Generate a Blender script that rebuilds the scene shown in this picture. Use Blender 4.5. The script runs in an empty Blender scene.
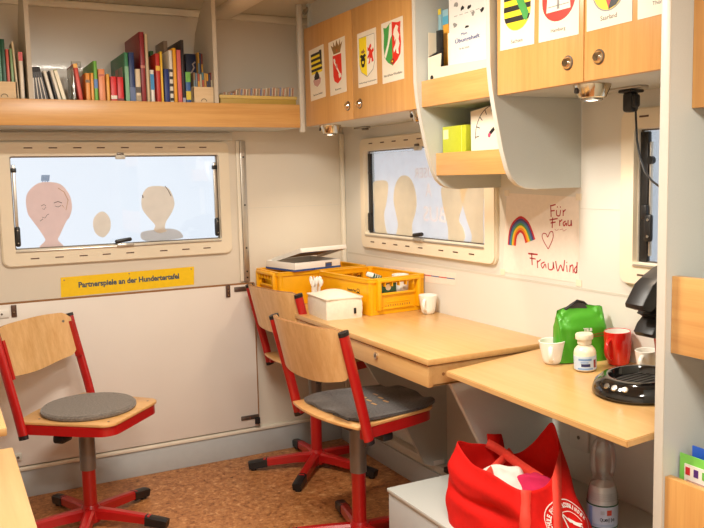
import bpy, bmesh, math, random
from mathutils import Vector, Matrix
random.seed(7)
COL = bpy.context.scene.collection
V = Vector
PI = math.pi
# ------------------------------------------------------------------ camera
YAW, PITCH, ROLL, FPX, CAMH = 0.475333, 0.106718, -0.0229353, 807.12, 1.25
fw = V((math.sin(YAW)*math.cos(PITCH), math.cos(YAW)*math.cos(PITCH), -math.sin(PITCH)))
r0 = V((math.cos(YAW), -math.sin(YAW), 0)); u0 = r0.cross(fw)
rt = r0*math.cos(ROLL) + u0*math.sin(ROLL); up = -r0*math.sin(ROLL) + u0*math.cos(ROLL)
CAM = V((0, 0, CAMH))
def on(px, py, ax, v):
    "the point seen at photo pixel (px,py) that lies on the plane axis=v"
    d = rt*((px-352)/FPX) - up*((py-264)/FPX) + fw
    return CAM + d*((v-CAM[ax])/d[ax])
def X(px, py, v): return on(px, py, 0, v)
def Y(px, py, v): return on(px, py, 1, v)
def Z(px, py, v): return on(px, py, 2, v)
D, XW, XF = 3.406, 1.718, 1.404      # back wall, right wall, cabinet fronts
XL, YR, ZC = -0.70, -2.2, 1.965       # left wall, rear wall, ceiling
# ------------------------------------------------------------------ materials
def lin(c):
    c = c/255.0
    return c/12.92 if c <= .04045 else ((c+.055)/1.055)**2.4
def rgb(r, g, b): return (lin(r), lin(g), lin(b), 1)
MC = {}
def mat(name, col, rough=.5, metal=0, var=.05, vscale=30, bump=0, bscale=200, coat=0, spec=.5, trans=0, sheen=0):
    if name in MC: return MC[name]
    m = bpy.data.materials.new(name); m.use_nodes = True
    nt = m.node_tree; b = nt.nodes['Principled BSDF']
    b.inputs['Roughness'].default_value = rough; b.inputs['Metallic'].default_value = metal
    b.inputs['Coat Weight'].default_value = coat; b.inputs['Specular IOR Level'].default_value = spec
    b.inputs['Transmission Weight'].default_value = trans
    b.inputs['Sheen Weight'].default_value = sheen
    tc = nt.nodes.new('ShaderNodeTexCoord')
    n = nt.nodes.new('ShaderNodeTexNoise'); n.inputs['Scale'].default_value = vscale; n.inputs['Detail'].default_value = 3
    nt.links.new(tc.outputs['Object'], n.inputs['Vector'])
    r = nt.nodes.new('ShaderNodeMapRange'); r.inputs[1].default_value = .3; r.inputs[2].default_value = .7
    r.inputs[3].default_value = 1-var; r.inputs[4].default_value = 1+var
    nt.links.new(n.outputs['Fac'], r.inputs[0])
    mx = nt.nodes.new('ShaderNodeVectorMath'); mx.operation = 'SCALE'; mx.inputs[0].default_value = col[:3]
    nt.links.new(r.outputs[0], mx.inputs['Scale']); nt.links.new(mx.outputs[0], b.inputs['Base Color'])
    if bump:
        n2 = nt.nodes.new('ShaderNodeTexNoise'); n2.inputs['Scale'].default_value = bscale; n2.inputs['Detail'].default_value = 4
        nt.links.new(tc.outputs['Object'], n2.inputs['Vector'])
        bp = nt.nodes.new('ShaderNodeBump'); bp.inputs['Strength'].default_value = bump; bp.inputs['Distance'].default_value = .002
        nt.links.new(n2.outputs['Fac'], bp.inputs['Height']); nt.links.new(bp.outputs[0], b.inputs['Normal'])
    MC[name] = m; return m
def wood(name, c1, c2, scale, rough=.35, coat=.15):
    m = bpy.data.materials.new(name); m.use_nodes = True; nt = m.node_tree; b = nt.nodes['Principled BSDF']
    b.inputs['Roughness'].default_value = rough; b.inputs['Coat Weight'].default_value = coat; b.inputs['Coat Roughness'].default_value = .25
    tc = nt.nodes.new('ShaderNodeTexCoord'); mp = nt.nodes.new('ShaderNodeMapping'); mp.inputs['Scale'].default_value = scale
    nt.links.new(tc.outputs['Object'], mp.inputs[0])
    n = nt.nodes.new('ShaderNodeTexNoise'); n.inputs['Scale'].default_value = 1; n.inputs['Detail'].default_value = 5; n.inputs['Distortion'].default_value = .4
    nt.links.new(mp.outputs[0], n.inputs['Vector'])
    n3 = nt.nodes.new('ShaderNodeTexNoise'); n3.inputs['Scale'].default_value = 5; n3.inputs['Detail'].default_value = 4
    nt.links.new(mp.outputs[0], n3.inputs['Vector'])
    ad = nt.nodes.new('ShaderNodeMath'); ad.operation = 'MULTIPLY_ADD'; ad.inputs[1].default_value = .45
    nt.links.new(n3.outputs['Fac'], ad.inputs[0]); nt.links.new(n.outputs['Fac'], ad.inputs[2])
    r = nt.nodes.new('ShaderNodeValToRGB'); r.color_ramp.elements[0].position = .5; r.color_ramp.elements[1].position = .95
    r.color_ramp.elements[0].color = c1; r.color_ramp.elements[1].color = c2
    nt.links.new(ad.outputs[0], r.inputs[0]); nt.links.new(r.outputs[0], b.inputs['Base Color'])
    return m
def cork():
    m = bpy.data.materials.new('cork_floor'); m.use_nodes = True; nt = m.node_tree; b = nt.nodes['Principled BSDF']
    b.inputs['Roughness'].default_value = .42
    tc = nt.nodes.new('ShaderNodeTexCoord')
    v = nt.nodes.new('ShaderNodeTexVoronoi'); v.inputs['Scale'].default_value = 90; v.inputs['Randomness'].default_value = 1
    n = nt.nodes.new('ShaderNodeTexNoise'); n.inputs['Scale'].default_value = 42; n.inputs['Detail'].default_value = 6; n.inputs['Roughness'].default_value = .7
    nd = nt.nodes.new('ShaderNodeTexNoise'); nd.inputs['Scale'].default_value = 25; nd.inputs['Detail'].default_value = 3
    nt.links.new(tc.outputs['Object'], nd.inputs['Vector'])
    mxv = nt.nodes.new('ShaderNodeVectorMath'); mxv.operation = 'MULTIPLY_ADD'; mxv.inputs[1].default_value = (.03, .03, .03)
    nt.links.new(nd.outputs['Color'], mxv.inputs[0]); nt.links.new(tc.outputs['Object'], mxv.inputs[2])
    nt.links.new(mxv.outputs[0], v.inputs['Vector']); nt.links.new(tc.outputs['Object'], n.inputs['Vector'])
    sp = nt.nodes.new('ShaderNodeSeparateColor'); nt.links.new(v.outputs['Color'], sp.inputs[0])
    ad = nt.nodes.new('ShaderNodeMath'); ad.operation = 'MULTIPLY_ADD'; ad.inputs[1].default_value = .22
    nt.links.new(sp.outputs[0], ad.inputs[0]); nt.links.new(n.outputs['Fac'], ad.inputs[2])
    r = nt.nodes.new('ShaderNodeValToRGB'); cr = r.color_ramp
    cr.elements[0].position = .36; cr.elements[0].color = rgb(96, 54, 26)
    cr.elements[1].position = .95; cr.elements[1].color = rgb(228, 178, 126)
    e = cr.elements.new(.5); e.color = rgb(158, 100, 54)
    e = cr.elements.new(.72); e.color = rgb(188, 128, 76)
    nt.links.new(ad.outputs[0], r.inputs[0]); nt.links.new(r.outputs[0], b.inputs['Base Color'])
    return m
def glass(name, tint=(1, 1, 1, 1), gloss=.08, rough=.02):
    m = bpy.data.materials.new(name); m.use_nodes = True; nt = m.node_tree; nt.nodes.remove(nt.nodes['Principled BSDF'])
    o = nt.nodes['Material Output']; t = nt.nodes.new('ShaderNodeBsdfTransparent'); t.inputs[0].default_value = tint
    g = nt.nodes.new('ShaderNodeBsdfGlossy'); g.inputs['Roughness'].default_value = rough
    fr = nt.nodes.new('ShaderNodeLayerWeight'); fr.inputs[0].default_value = .35
    mu = nt.nodes.new('ShaderNodeMath'); mu.operation = 'MULTIPLY_ADD'; mu.inputs[1].default_value = .5; mu.inputs[2].default_value = gloss
    nt.links.new(fr.outputs['Fresnel'], mu.inputs[0])
    x = nt.nodes.new('ShaderNodeMixShader'); nt.links.new(mu.outputs[0], x.inputs[0])
    nt.links.new(t.outputs[0], x.inputs[1]); nt.links.new(g.outputs[0], x.inputs[2]); nt.links.new(x.outputs[0], o.inputs[0])
    return m
def paper(name, col, trans=.5):
    "thin paper that lets daylight through"
    m = bpy.data.materials.new(name); m.use_nodes = True; nt = m.node_tree; nt.nodes.remove(nt.nodes['Principled BSDF'])
    o = nt.nodes['Material Output']; d = nt.nodes.new('ShaderNodeBsdfDiffuse'); t = nt.nodes.new('ShaderNodeBsdfTranslucent')
    tc = nt.nodes.new('ShaderNodeTexCoord'); n = nt.nodes.new('ShaderNodeTexNoise'); n.inputs['Scale'].default_value = 25; n.inputs['Detail'].default_value = 4
    nt.links.new(tc.outputs['Object'], n.inputs['Vector'])
    r = nt.nodes.new('ShaderNodeMapRange'); r.inputs[3].default_value = .93; r.inputs[4].default_value = 1.07
    nt.links.new(n.outputs['Fac'], r.inputs[0])
    s = nt.nodes.new('ShaderNodeVectorMath'); s.operation = 'SCALE'; s.inputs[0].default_value = col[:3]
    nt.links.new(r.outputs[0], s.inputs['Scale'])
    nt.links.new(s.outputs[0], d.inputs[0]); nt.links.new(s.outputs[0], t.inputs[0])
    x = nt.nodes.new('ShaderNodeMixShader'); x.inputs[0].default_value = trans
    nt.links.new(d.outputs[0], x.inputs[1]); nt.links.new(t.outputs[0], x.inputs[2]); nt.links.new(x.outputs[0], o.inputs[0])
    return m
def emit(name, col, s):
    m = bpy.data.materials.new(name); m.use_nodes = True; nt = m.node_tree; nt.nodes.remove(nt.nodes['Principled BSDF'])
    e = nt.nodes.new('ShaderNodeEmission'); e.inputs[0].default_value = col; e.inputs[1].default_value = s
    nt.links.new(e.outputs[0], nt.nodes['Material Output'].inputs[0]); return m

M_WALL = mat('wall_laminate', rgb(220, 211, 195), .28, var=.015, vscale=4, bump=.03, bscale=60, coat=.1)
M_WALLR = mat('right_wall_laminate', rgb(220, 217, 208), .35, var=.012, vscale=4, bump=.03, bscale=60)
M_PANEL = mat('panel_laminate', rgb(232, 224, 214), .35, var=.012, vscale=5)
M_CEIL = mat('ceiling_laminate', rgb(208, 200, 180), .5, var=.02, vscale=5)
M_CREAM = mat('cream_plastic', rgb(232, 220, 196), .4, var=.01)
M_CREAM2 = mat('cream_trim', rgb(234, 226, 208), .4, var=.01)
M_GREYLAM = mat('grey_laminate', rgb(194, 197, 191), .5, var=.02, vscale=300)
M_GREYEDGE = mat('grey_edge_band', rgb(206, 202, 190), .4, var=.01)
M_BASE = mat('grey_baseboard', rgb(184, 188, 188), .45, var=.02)
M_ALU = mat('aluminium', rgb(196, 190, 180), .32, .8, var=.04, vscale=40)
M_STEEL = mat('steel', rgb(180, 176, 168), .25, .95, var=.03)
M_DKSTEEL = mat('dark_steel', rgb(120, 112, 104), .35, .8, var=.1)
M_CHROME = mat('chrome', rgb(215, 200, 175), .12, 1, var=.02)
M_BROWNP = mat('brown_latch', rgb(92, 66, 52), .4, .2, var=.15, vscale=200)
M_BLACK = mat('black_plastic', rgb(26, 25, 26), .42, var=.05)
M_GLOSSBLACK = mat('gloss_black', rgb(14, 13, 14), .1, var=.02, coat=.6)
M_DKGREY = mat('dark_grey_plastic', rgb(66, 62, 60), .38, var=.03)
M_WDOOR = wood('maple_vertical', rgb(204, 148, 82), rgb(218, 166, 98), (55, 55, 2.4))
M_WFAS_X = wood('maple_along_x', rgb(202, 150, 86), rgb(218, 170, 104), (2.4, 55, 55))
M_WFAS_Y = wood('maple_along_y', rgb(204, 148, 84), rgb(218, 168, 102), (55, 2.4, 55))
M_WDESK = wood('desk_maple', rgb(202, 157, 98), rgb(212, 170, 112), (50, 2.2, 50), .3, .25)
M_WPLY = wood('beech_plywood', rgb(206, 158, 98), rgb(226, 184, 128), (45, 45, 2.5), .35, .25)
M_WSEAT = wood('beech_seat', rgb(206, 154, 92), rgb(226, 178, 118), (3, 45, 45), .35, .25)
M_PLYEDGE = mat('plywood_edge', rgb(150, 104, 60), .6, var=.15, vscale=300)
M_WBOX = wood('pale_birch', rgb(214, 184, 140), rgb(230, 204, 164), (3, 40, 40), .6, 0)
M_RED = mat('red_powder_coat', rgb(176, 22, 22), .3, var=.03, coat=.3)
M_SLEEVE = mat('grey_sleeve', rgb(128, 122, 116), .35, .4, var=.03)
M_FELT = mat('grey_felt', rgb(112, 103, 94), .95, var=.40, vscale=150, bump=.8, bscale=400, sheen=.3)
M_FELTDK = mat('charcoal_felt', rgb(72, 67, 65), .95, var=.55, vscale=130, bump=.8, bscale=400, sheen=.3)
M_YEL = mat('yellow_crate', rgb(238, 172, 8), .38, var=.03)
M_WHITE = mat('white', rgb(238, 234, 226), .4, var=.01)
M_CERAM = mat('white_ceramic', rgb(240, 236, 228), .12, var=.005, coat=.4)
M_REDCER = mat('red_ceramic', rgb(196, 24, 16), .12, var=.01, coat=.5)
M_CANVAS = mat('canvas', rgb(232, 222, 204), .9, var=.04, vscale=80, bump=.4, bscale=700)
M_INK = mat('black_ink', rgb(24, 22, 22), .6, var=.02)
M_CARDP = mat('card_print', rgb(240, 228, 206), .5, var=.01)
M_BAG = mat('red_nonwoven', rgb(214, 20, 12), .75, var=.05, vscale=60, bump=.35, bscale=900, sheen=0, spec=.25)
M_STRAP = mat('red_strap', rgb(236, 66, 48), .75, var=.05, vscale=90, bump=.3, bscale=900)
M_GLASS = glass('window_pane', (1, 1, 1, 1), .03)
M_CLEAR = glass('clear_plastic', (.97, .98, .985, 1), .05, .08)
C = {}
def flat(name, r, g, b, rough=.5):
    return mat(name, rgb(r, g, b), rough, var=.03, vscale=60)

# ------------------------------------------------------------------ mesh helper
def frame(o, u, v):
    u = V(u).normalized(); v = V(v); n = u.cross(v).normalized(); v = n.cross(u)
    m = Matrix.Identity(4)
    for i in range(3): m[i][0], m[i][1], m[i][2], m[i][3] = u[i], v[i], n[i], o[i]
    return m
def fX(o): return frame(o, (0, -1, 0), (0, 0, 1))   # faces -X, u towards camera
def fY(o): return frame(o, (1, 0, 0), (0, 0, 1))    # faces -Y
def T(x, y, z, rz=0): return Matrix.Translation((x, y, z)) @ Matrix.Rotation(rz, 4, 'Z')
class G:
    def __init__(s): s.bm = bmesh.new(); s.mats = []
    def mi(s, m):
        if m not in s.mats: s.mats.append(m)
        return s.mats.index(m)
    def merge(s, b, m, M=None):
        i = s.mi(m)
        for f in b.faces: f.material_index = i
        if M is not None: b.transform(M)
        me = bpy.data.meshes.new('t'); b.to_mesh(me); b.free(); s.bm.from_mesh(me); bpy.data.meshes.remove(me); return s
    def box(s, a, b, m, bev=0, M=None, seg=2):
        "a,b opposite corners"
        t = bmesh.new(); bmesh.ops.create_cube(t, size=1)
        a = V(a); b = V(b); c = (a+b)/2; d = V([abs(x) for x in (b-a)])
        for v in t.verts: v.co = V((v.co.x*d.x+c.x, v.co.y*d.y+c.y, v.co.z*d.z+c.z))
        if bev: bmesh.ops.bevel(t, geom=list(t.edges), offset=min(bev, min(d)*.45), segments=seg, affect='EDGES', profile=.5)
        return s.merge(t, m, M)
    def lathe(s, prof, m, seg=32, M=None, sx=1, sy=1):
        t = bmesh.new(); rings = []
        for r, z in prof:
            if r < 1e-6: rings.append([t.verts.new((0, 0, z))])
            else: rings.append([t.verts.new((sx*r*math.cos(2*PI*k/seg), sy*r*math.sin(2*PI*k/seg), z)) for k in range(seg)])
        for A, B in zip(rings, rings[1:]):
            for k in range(seg):
                q = [A[k % len(A)], A[(k+1) % len(A)] if len(A) > 1 else None, B[(k+1) % len(B)] if len(B) > 1 else None, B[k % len(B)]]
                q = [x for x in q if x]
                if len(q) > 2:
                    try: t.faces.new(q)
                    except ValueError: pass
        bmesh.ops.recalc_face_normals(t, faces=t.faces)
        return s.merge(t, m, M)
    def cyl(s, p0, p1, r0, m, r1=None, seg=20):
        p0 = V(p0); p1 = V(p1); d = p1-p0; r1 = r0 if r1 is None else r1; L = d.length
        q = d.to_track_quat('Z', 'Y').to_matrix().to_4x4()
        return s.lathe([(0, 0), (r0, 0), (r1, L), (0, L)], m, seg, Matrix.Translation(p0) @ q)
    def prism(s, poly, h, m, M=None, bev=0):
        t = bmesh.new(); a = [t.verts.new((x, y, 0)) for x, y in poly]; b = [t.verts.new((x, y, h)) for x, y in poly]
        n = len(poly); fb = t.faces.new(a[::-1]); ft = t.faces.new(b)
        for k in range(n): t.faces.new((a[k], a[(k+1) % n], b[(k+1) % n], b[k]))
        bmesh.ops.recalc_face_normals(t, faces=t.faces)
        if bev: bmesh.ops.bevel(t, geom=[e for e in t.edges if e in fb.edges[:] or e in ft.edges[:]], offset=bev, segments=2, affect='EDGES', profile=.5)
        bmesh.ops.triangulate(t, faces=[f for f in t.faces if len(f.verts) > 4])
        return s.merge(t, m, M)
    def ring(s, outer, inner, h, m, M=None):
        "frame between two closed outlines with the same number of points"
        t = bmesh.new(); n = len(outer)
        L = [[t.verts.new((x, y, z)) for x, y in P] for P, z in ((outer, 0), (outer, h), (inner, h), (inner, 0))]
        for j in range(4):
            A, B = L[j], L[(j+1) % 4]
            for k in range(n): t.faces.new((A[k], A[(k+1) % n], B[(k+1) % n], B[k]))
        bmesh.ops.recalc_face_normals(t, faces=t.faces)
        return s.merge(t, m, M)
    def sweep(s, path, prof, m, M=None, closed=False, upv=(0, 0, 1), cap=True):
        "sweep a closed 2D profile (side, up) along a path"
        t = bmesh.new(); P = [V(p) for p in path]; n = len(P); rings = []
        for i, p in enumerate(P):
            a = P[i-1] if (i or closed) else P[i]; b = P[(i+1) % n] if (i < n-1 or closed) else P[i]
            d = (b-a).normalized(); sd = d.cross(V(upv))
            if sd.length < 1e-4: sd = d.cross(V((0, 1, 0)))
            sd.normalize(); u = sd.cross(d)
            pr = prof(i/(n-1)) if callable(prof) else prof
            rings.append([t.verts.new(p+sd*x+u*y) for x, y in pr])
        R = list(zip(rings, rings[1:]))
        if closed: R.append((rings[-1], rings[0]))
        for A, B in R:
            for k in range(len(A)): t.faces.new((A[k], A[(k+1) % len(A)], B[(k+1) % len(A)], B[k]))
        if cap and not closed: t.faces.new(rings[0][::-1]); t.faces.new(rings[-1])
        bmesh.ops.recalc_face_normals(t, faces=t.faces)
        return s.merge(t, m, M)
    def tube(s, path, r, m, seg=10, **k):
        return s.sweep(path, [(r*math.cos(2*PI*i/seg), r*math.sin(2*PI*i/seg)) for i in range(seg)], m, **k)
    def grid(s, fn, nu, nv, m, wrapu=False, M=None):
        t = bmesh.new(); W = [[t.verts.new(fn(i/(nu if wrapu else nu-1), j/(nv-1))) for j in range(nv)] for i in range(nu)]
        for i in range(nu if wrapu else nu-1):
            for j in range(nv-1):
                t.faces.new((W[i][j], W[(i+1) % nu][j], W[(i+1) % nu][j+1], W[i][j+1]))
        bmesh.ops.recalc_face_normals(t, faces=t.faces)
        return s.merge(t, m, M)
    def slab(s, fn, nu, nv, th, m, M=None, medge=None):
        "sheet fn(u,v)->(point, normal) with thickness th"
        t = bmesh.new(); A = []; B = []
        for i in range(nu):
            ra = []; rb = []
            for j in range(nv):
                p, n = fn(i/(nu-1), j/(nv-1)); ra.append(t.verts.new(p+n*th/2)); rb.append(t.verts.new(p-n*th/2))
            A.append(ra); B.append(rb)
        for i in range(nu-1):
            for j in range(nv-1):
                t.faces.new((A[i][j], A[i+1][j], A[i+1][j+1], A[i][j+1])); t.faces.new((B[i][j], B[i][j+1], B[i+1][j+1], B[i+1][j]))
        ed = []
        for i in range(nu-1):
            for j in (0, nv-1): ed.append(t.faces.new((A[i][j], A[i+1][j], B[i+1][j], B[i][j])))
        for j in range(nv-1):
            for i in (0, nu-1): ed.append(t.faces.new((A[i][j], A[i][j+1], B[i][j+1], B[i][j])))
        bmesh.ops.recalc_face_normals(t, faces=t.faces)
        i0 = s.mi(m); i1 = s.mi(medge or m); eds = set(ed)
        for f in t.faces: f.material_index = i1 if f in eds else i0
        if M is not None: t.transform(M)
        me = bpy.data.meshes.new('t'); t.to_mesh(me); t.free(); s.bm.from_mesh(me); bpy.data.meshes.remove(me); return s
    def text(s, txt, size, m, M, w=None, h=None, ext=.0002, bold=0):
        cu = bpy.data.curves.new('t', 'FONT'); cu.body = txt; cu.size = size; cu.align_x = 'CENTER'; cu.align_y = 'CENTER'
        cu.extrude = ext; cu.offset = bold; cu.resolution_u = 3
        o = bpy.data.objects.new('t', cu); me = bpy.data.meshes.new_from_object(o)
        t = bmesh.new(); t.from_mesh(me); bpy.data.objects.remove(o); bpy.data.curves.remove(cu); bpy.data.meshes.remove(me)
        if not t.verts: t.free(); return s
        x0 = min(v.co.x for v in t.verts); x1 = max(v.co.x for v in t.verts); y0 = min(v.co.y for v in t.verts); y1 = max(v.co.y for v in t.verts)
        sx = (w/(x1-x0)) if w else 1; sy = (h/(y1-y0)) if h else sx if w else 1
        for v in t.verts: v.co = V(((v.co.x-(x0+x1)/2)*sx, (v.co.y-(y0+y1)/2)*sy, v.co.z))
        return s.merge(t, m, M)
    def build(s, name, parent=None, world=True, origin=None, ang=35, wn=False):
        "geometry is given in world space (world=True) or in the parent's space"
        if parent is not None:
            if world: s.bm.transform(wm(parent).inverted())
            loc = V((0, 0, 0))
        else:
            if origin is None:
                xs = [v.co for v in s.bm.verts]
                origin = V(((min(c.x for c in xs)+max(c.x for c in xs))/2, (min(c.y for c in xs)+max(c.y for c in xs))/2, min(c.z for c in xs)))
            loc = V(origin); s.bm.transform(Matrix.Translation(-loc))
        me = bpy.data.meshes.new(name); s.bm.to_mesh(me); s.bm.free()
        for m in s.mats: me.materials.append(m)
        for p in me.polygons: p.use_smooth = True
        me.set_sharp_from_angle(angle=math.radians(ang))
        o = bpy.data.objects.new(name, me); COL.objects.link(o); o.location = loc
        if parent is not None: o.parent = parent
        return o
def wm(o):
    m = Matrix.Translation(o.location) @ o.rotation_euler.to_matrix().to_4x4()
    return wm(o.parent) @ m if o.parent else m
def tag(o, label, cat, group=None, kind=None):
    o['label'] = label; o['category'] = cat
    if group: o['group'] = group
    if kind: o['kind'] = kind
    return o
def thing(name, label, cat, loc=(0, 0, 0), rz=0, group=None, rot=None):
    o = bpy.data.objects.new(name, None); o.empty_display_size = .05; COL.objects.link(o)
    o.location = loc; o.rotation_euler = rot if rot else (0, 0, rz)
    return tag(o, label, cat, group)
def struct(g, name, **k):
    o = g.build(name, **k)
    if o.parent is None: o['kind'] = 'structure'
    return o
def dup(root, loc, rz):
    r = root.copy(); COL.objects.link(r); r.location = loc; r.rotation_euler = (0, 0, rz)
    def kids(a, b):
        for ch in [c for c in bpy.data.objects if c.parent == a]:
            c = ch.copy(); COL.objects.link(c); c.parent = b; kids(ch, c)
    kids(root, r); return r
def rrect(w, h, r, n=6, cx=0, cy=0):
    P = []
    for sx, sy, a0 in ((1, 1, 0), (-1, 1, 90), (-1, -1, 180), (1, -1, 270)):
        for k in range(n+1):
            a = math.radians(a0+90*k/n); P.append((cx+sx*(w/2-r)+r*math.cos(a), cy+sy*(h/2-r)+r*math.sin(a)))
    return P
def circ(cx, cy, r, n=20, ry=None): return [(cx+r*math.cos(2*PI*k/n), cy+(ry or r)*math.sin(2*PI*k/n)) for k in range(n)]
def stroke(pts, w):
    "outline polygon of a pen stroke"
    L = []; R = []
    for i, p in enumerate(pts):
        a = V(pts[max(i-1, 0)]); b = V(pts[min(i+1, len(pts)-1)]); d = (b-a).normalized(); n = V((-d.y, d.x))*w/2
        L.append((p[0]+n.x, p[1]+n.y)); R.append((p[0]-n.x, p[1]-n.y))
    return L+R[::-1]
def band(g, pts, w, h, m, M):
    "pen stroke as quads so it may curl"
    S = stroke(pts, w); n = len(pts)
    t = bmesh.new(); vs = [t.verts.new((x, y, h)) for x, y in S]
    for k in range(n-1): t.faces.new((vs[k], vs[2*n-1-k], vs[2*n-2-k], vs[k+1]))
    bmesh.ops.recalc_face_normals(t, faces=t.faces)
    if t.faces and t.faces[:][0].normal.z < 0: bmesh.ops.reverse_faces(t, faces=t.faces)
    g.merge(t, m, M)
# ------------------------------------------------------------------ room shell
g = G(); g.box((XL-.1, YR-.1, -.06), (XW+.1, D+.1, 0), cork()); struct(g, 'floor')
g = G(); g.box((XL-.1, YR-.1, ZC), (XW+.1, D+.1, ZC+.05), M_CEIL); struct(g, 'ceiling')
W1 = (.222, 1.155, .931, 1.417); O1 = (.272, 1.106, .998, 1.360)      # back window frame and opening (x0,x1,z0,z1)
W2 = (2.229, 3.208, .937, 1.419); O2 = (2.290, 3.168, 1.002, 1.364)   # right window (y0,y1,z0,z1)
W3 = (1.19, 1.664, .937, 1.419); O3 = (1.24, 1.612, 1.000, 1.362)
def wall_with_holes(axis, p0, p1, t, a0, a1, holes, m):
    "wall between p0 and p1 thick, running a0..a1 horizontally, with rectangular openings"
    g = G()
    def bx(x0, x1, z0, z1):
        if axis == 'y': g.box((x0, p0, z0), (x1, p1, z1), m)
        else: g.box((p0, x0, z0), (p1, x1, z1), m)
    cur = a0
    for h0, h1, z0, z1 in sorted(holes):
        bx(cur, h0, 0, ZC+.04); bx(h0, h1, 0, z0); bx(h0, h1, z1, ZC+.04); cur = h1
    bx(cur, a1, 0, ZC+.04)
    bmesh.ops.remove_doubles(g.bm, verts=g.bm.verts, dist=1e-5)
    return g
struct(wall_with_holes('y', D, D+.035, 0, XL-.1, XW+.1, [O1], M_WALL), 'wall_back')
struct(wall_with_holes('x', XW, XW+.035, 0, YR-.1, D+.035, [O2, O3], M_WALLR), 'wall_right')
g = G(); g.box((XL-.05, YR-.1, 0), (XL, D+.1, ZC+.04), M_WALLR); struct(g, 'wall_left')
g = G(); g.box((XL-.1, YR-.05, 0), (XW+.1, YR, ZC+.04), M_WALLR); struct(g, 'wall_rear')
# baseboards: a duct cover along each wall
g = G(); g.box((XL, D-.012, 0), (XW, D, .112), M_BASE, .002)
g.box((XL, D-.02, .112), (XW, D, .128), M_CREAM2, .004); struct(g, 'baseboard_back')
g = G(); g.box((1.665, 2.09, 0), (XW, D-.02, .095), M_BASE, .003); g.box((1.672, 2.09, .095), (XW, D-.02, .128), M_GREYEDGE, .006); struct(g, 'baseboard_right')
# ceiling rail, beam, corner trim, mounting rail
g = G(); g.box((XL, D-.022, 1.934), (XW, D, ZC), M_CREAM2, .008); struct(g, 'trim_1')
g = G()
pr = [(.05*math.cos(a), -.03*abs(math.sin(a))**.6) for a in [PI*k/12 for k in range(13)]]
g.sweep([(1.152, 3.40, ZC), (1.152, YR+.1, ZC)], pr, M_CREAM2); struct(g, 'trim_2')
g = G(); g.box((1.695, D-.022, .128), (XW, D, 1.455), M_CREAM2, .008); struct(g, 'trim_3')
g = G(); g.box((XL, D-.012, 1.421), (1.175, D, 1.455), M_GREYEDGE, .002); struct(g, 'trim_4')
# aluminium upright beside the window
g = G(); g.box((1.207, D-.016, .80), (1.232, D, 1.421), M_ALU, .002); g.box((1.190, D-.010, .80), (1.2065, D, 1.421), M_CREAM2, .003)
for z in (1.35, 1.14, .95, .845, .818): g.cyl((1.2195, D-.0175, z), (1.2195, D-.015, z), .004, M_BLACK, seg=10)
struct(g, 'trim_5')
# seams of the wall panels
def seam(p, q, name, w=.0018):
    g = G(); g.box((min(p[0], q[0])-w/2, min(p[1], q[1])-w/2, min(p[2], q[2])-w/2), (max(p[0], q[0])+w/2, max(p[1], q[1])+w/2, max(p[2], q[2])+w/2), M_GREYEDGE)
    struct(g, name)
seam((1.24, D, 1.125), (1.69, D, 1.125), 'trim_6'); seam((XW, 1.16, .903), (XW, D-.03, .897), 'trim_7'); seam((XW, 1.68, 1.142), (XW, 1.835, 1.142), 'trim_8')

# ------------------------------------------------------------------ windows
def window(name, axis, W, O, off):
    "frame with vent slots, glazing bead, pane"
    w, h = W[1]-W[0], W[3]-W[2]
    cx, cz = (W[0]+W[1])/2, (W[2]+W[3])/2; ox, oz = (O[0]+O[1])/2, (O[2]+O[3])/2
    ow, oh = O[1]-O[0], O[3]-O[2]
    if axis == 'y': M = frame((cx, D, cz), (1, 0, 0), (0, 0, 1)); sgn = 1
    else: M = frame((XW, cx, cz), (0, -1, 0), (0, 0, 1)); sgn = -1
    dx, dz = sgn*(ox-cx), oz-cz
    g = G(); n = 6
    g.ring(rrect(w, h, .03, n), rrect(ow+.012, oh+.012, .012, n, dx, dz), .012, M_CREAM, M)
    g.ring(rrect(w-.008, h-.008, .028, n), rrect(ow+.004, oh+.004, .010, n, dx, dz), .018, M_CREAM, M)
    root = g.build(name, origin=M.translation); root['kind'] = 'structure'
    return root, M, (w, h, ow, oh, dx, dz)
def win_parts(root, M, dim, slots, pane=True, latchx=0):
    w, h, ow, oh, dx, dz = dim
    for s in slots:
        for z in (h/2-.024, -h/2+.03): g = G(); g.box((s-.016, z-.0024, .0172), (s+.016, z+.0024, .0192), M_BROWNP, .0008, M); g.build('vent_slot', root)
    g = G()   # inner sash lines
    g.ring(rrect(ow+.01, oh+.01, .012, 6, dx, dz), rrect(ow-.008, oh-.008, .006, 6, dx, dz), .004, M_DKSTEEL, M @ Matrix.Translation((0, 0, -.012)))
    g.build('sash', root)
    g = G(); g.box((dx-ow/2-.004, dz-oh/2-.004, -.026), (dx+ow/2+.004, dz+oh/2+.004, -.022), M_GLASS, 0, M); g.build('pane', root)
    g = G(); g.box((dx-ow/2, dz-oh/2-.012, .016), (dx+ow/2, dz-oh/2-.004, .022), M_ALU, .003, M); g.build('blind_rail', root)
    g = G(); g.box((latchx-.02, dz+oh/2-.014, .006), (latchx+.02, dz+oh/2+.004, .026), M_GREYEDGE, .005, M)
    g.box((latchx-.014, dz+oh/2+.002, .016), (latchx+.014, dz+oh/2+.012, .026), M_DKSTEEL, .003, M); g.build('catch', root)
    g = G(); g.box((latchx-.032, dz-oh/2-.012, .014), (latchx+.036, dz-oh/2+.004, .028), M_ALU, .004, M); g.build('catch', root)
    g = G(); R = Matrix.Rotation(.12, 4, 'Z'); g.box((-.036, -.008, .0), (.034, .008, .016), M_BLACK, .007, M @ Matrix.Translation((latchx-.004, dz-oh/2+.016, .010)) @ R)
    g.build('lock_lever', root)
w1, MW1, dim1 = window('window_1', 'y', W1, O1, 0)
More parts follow.
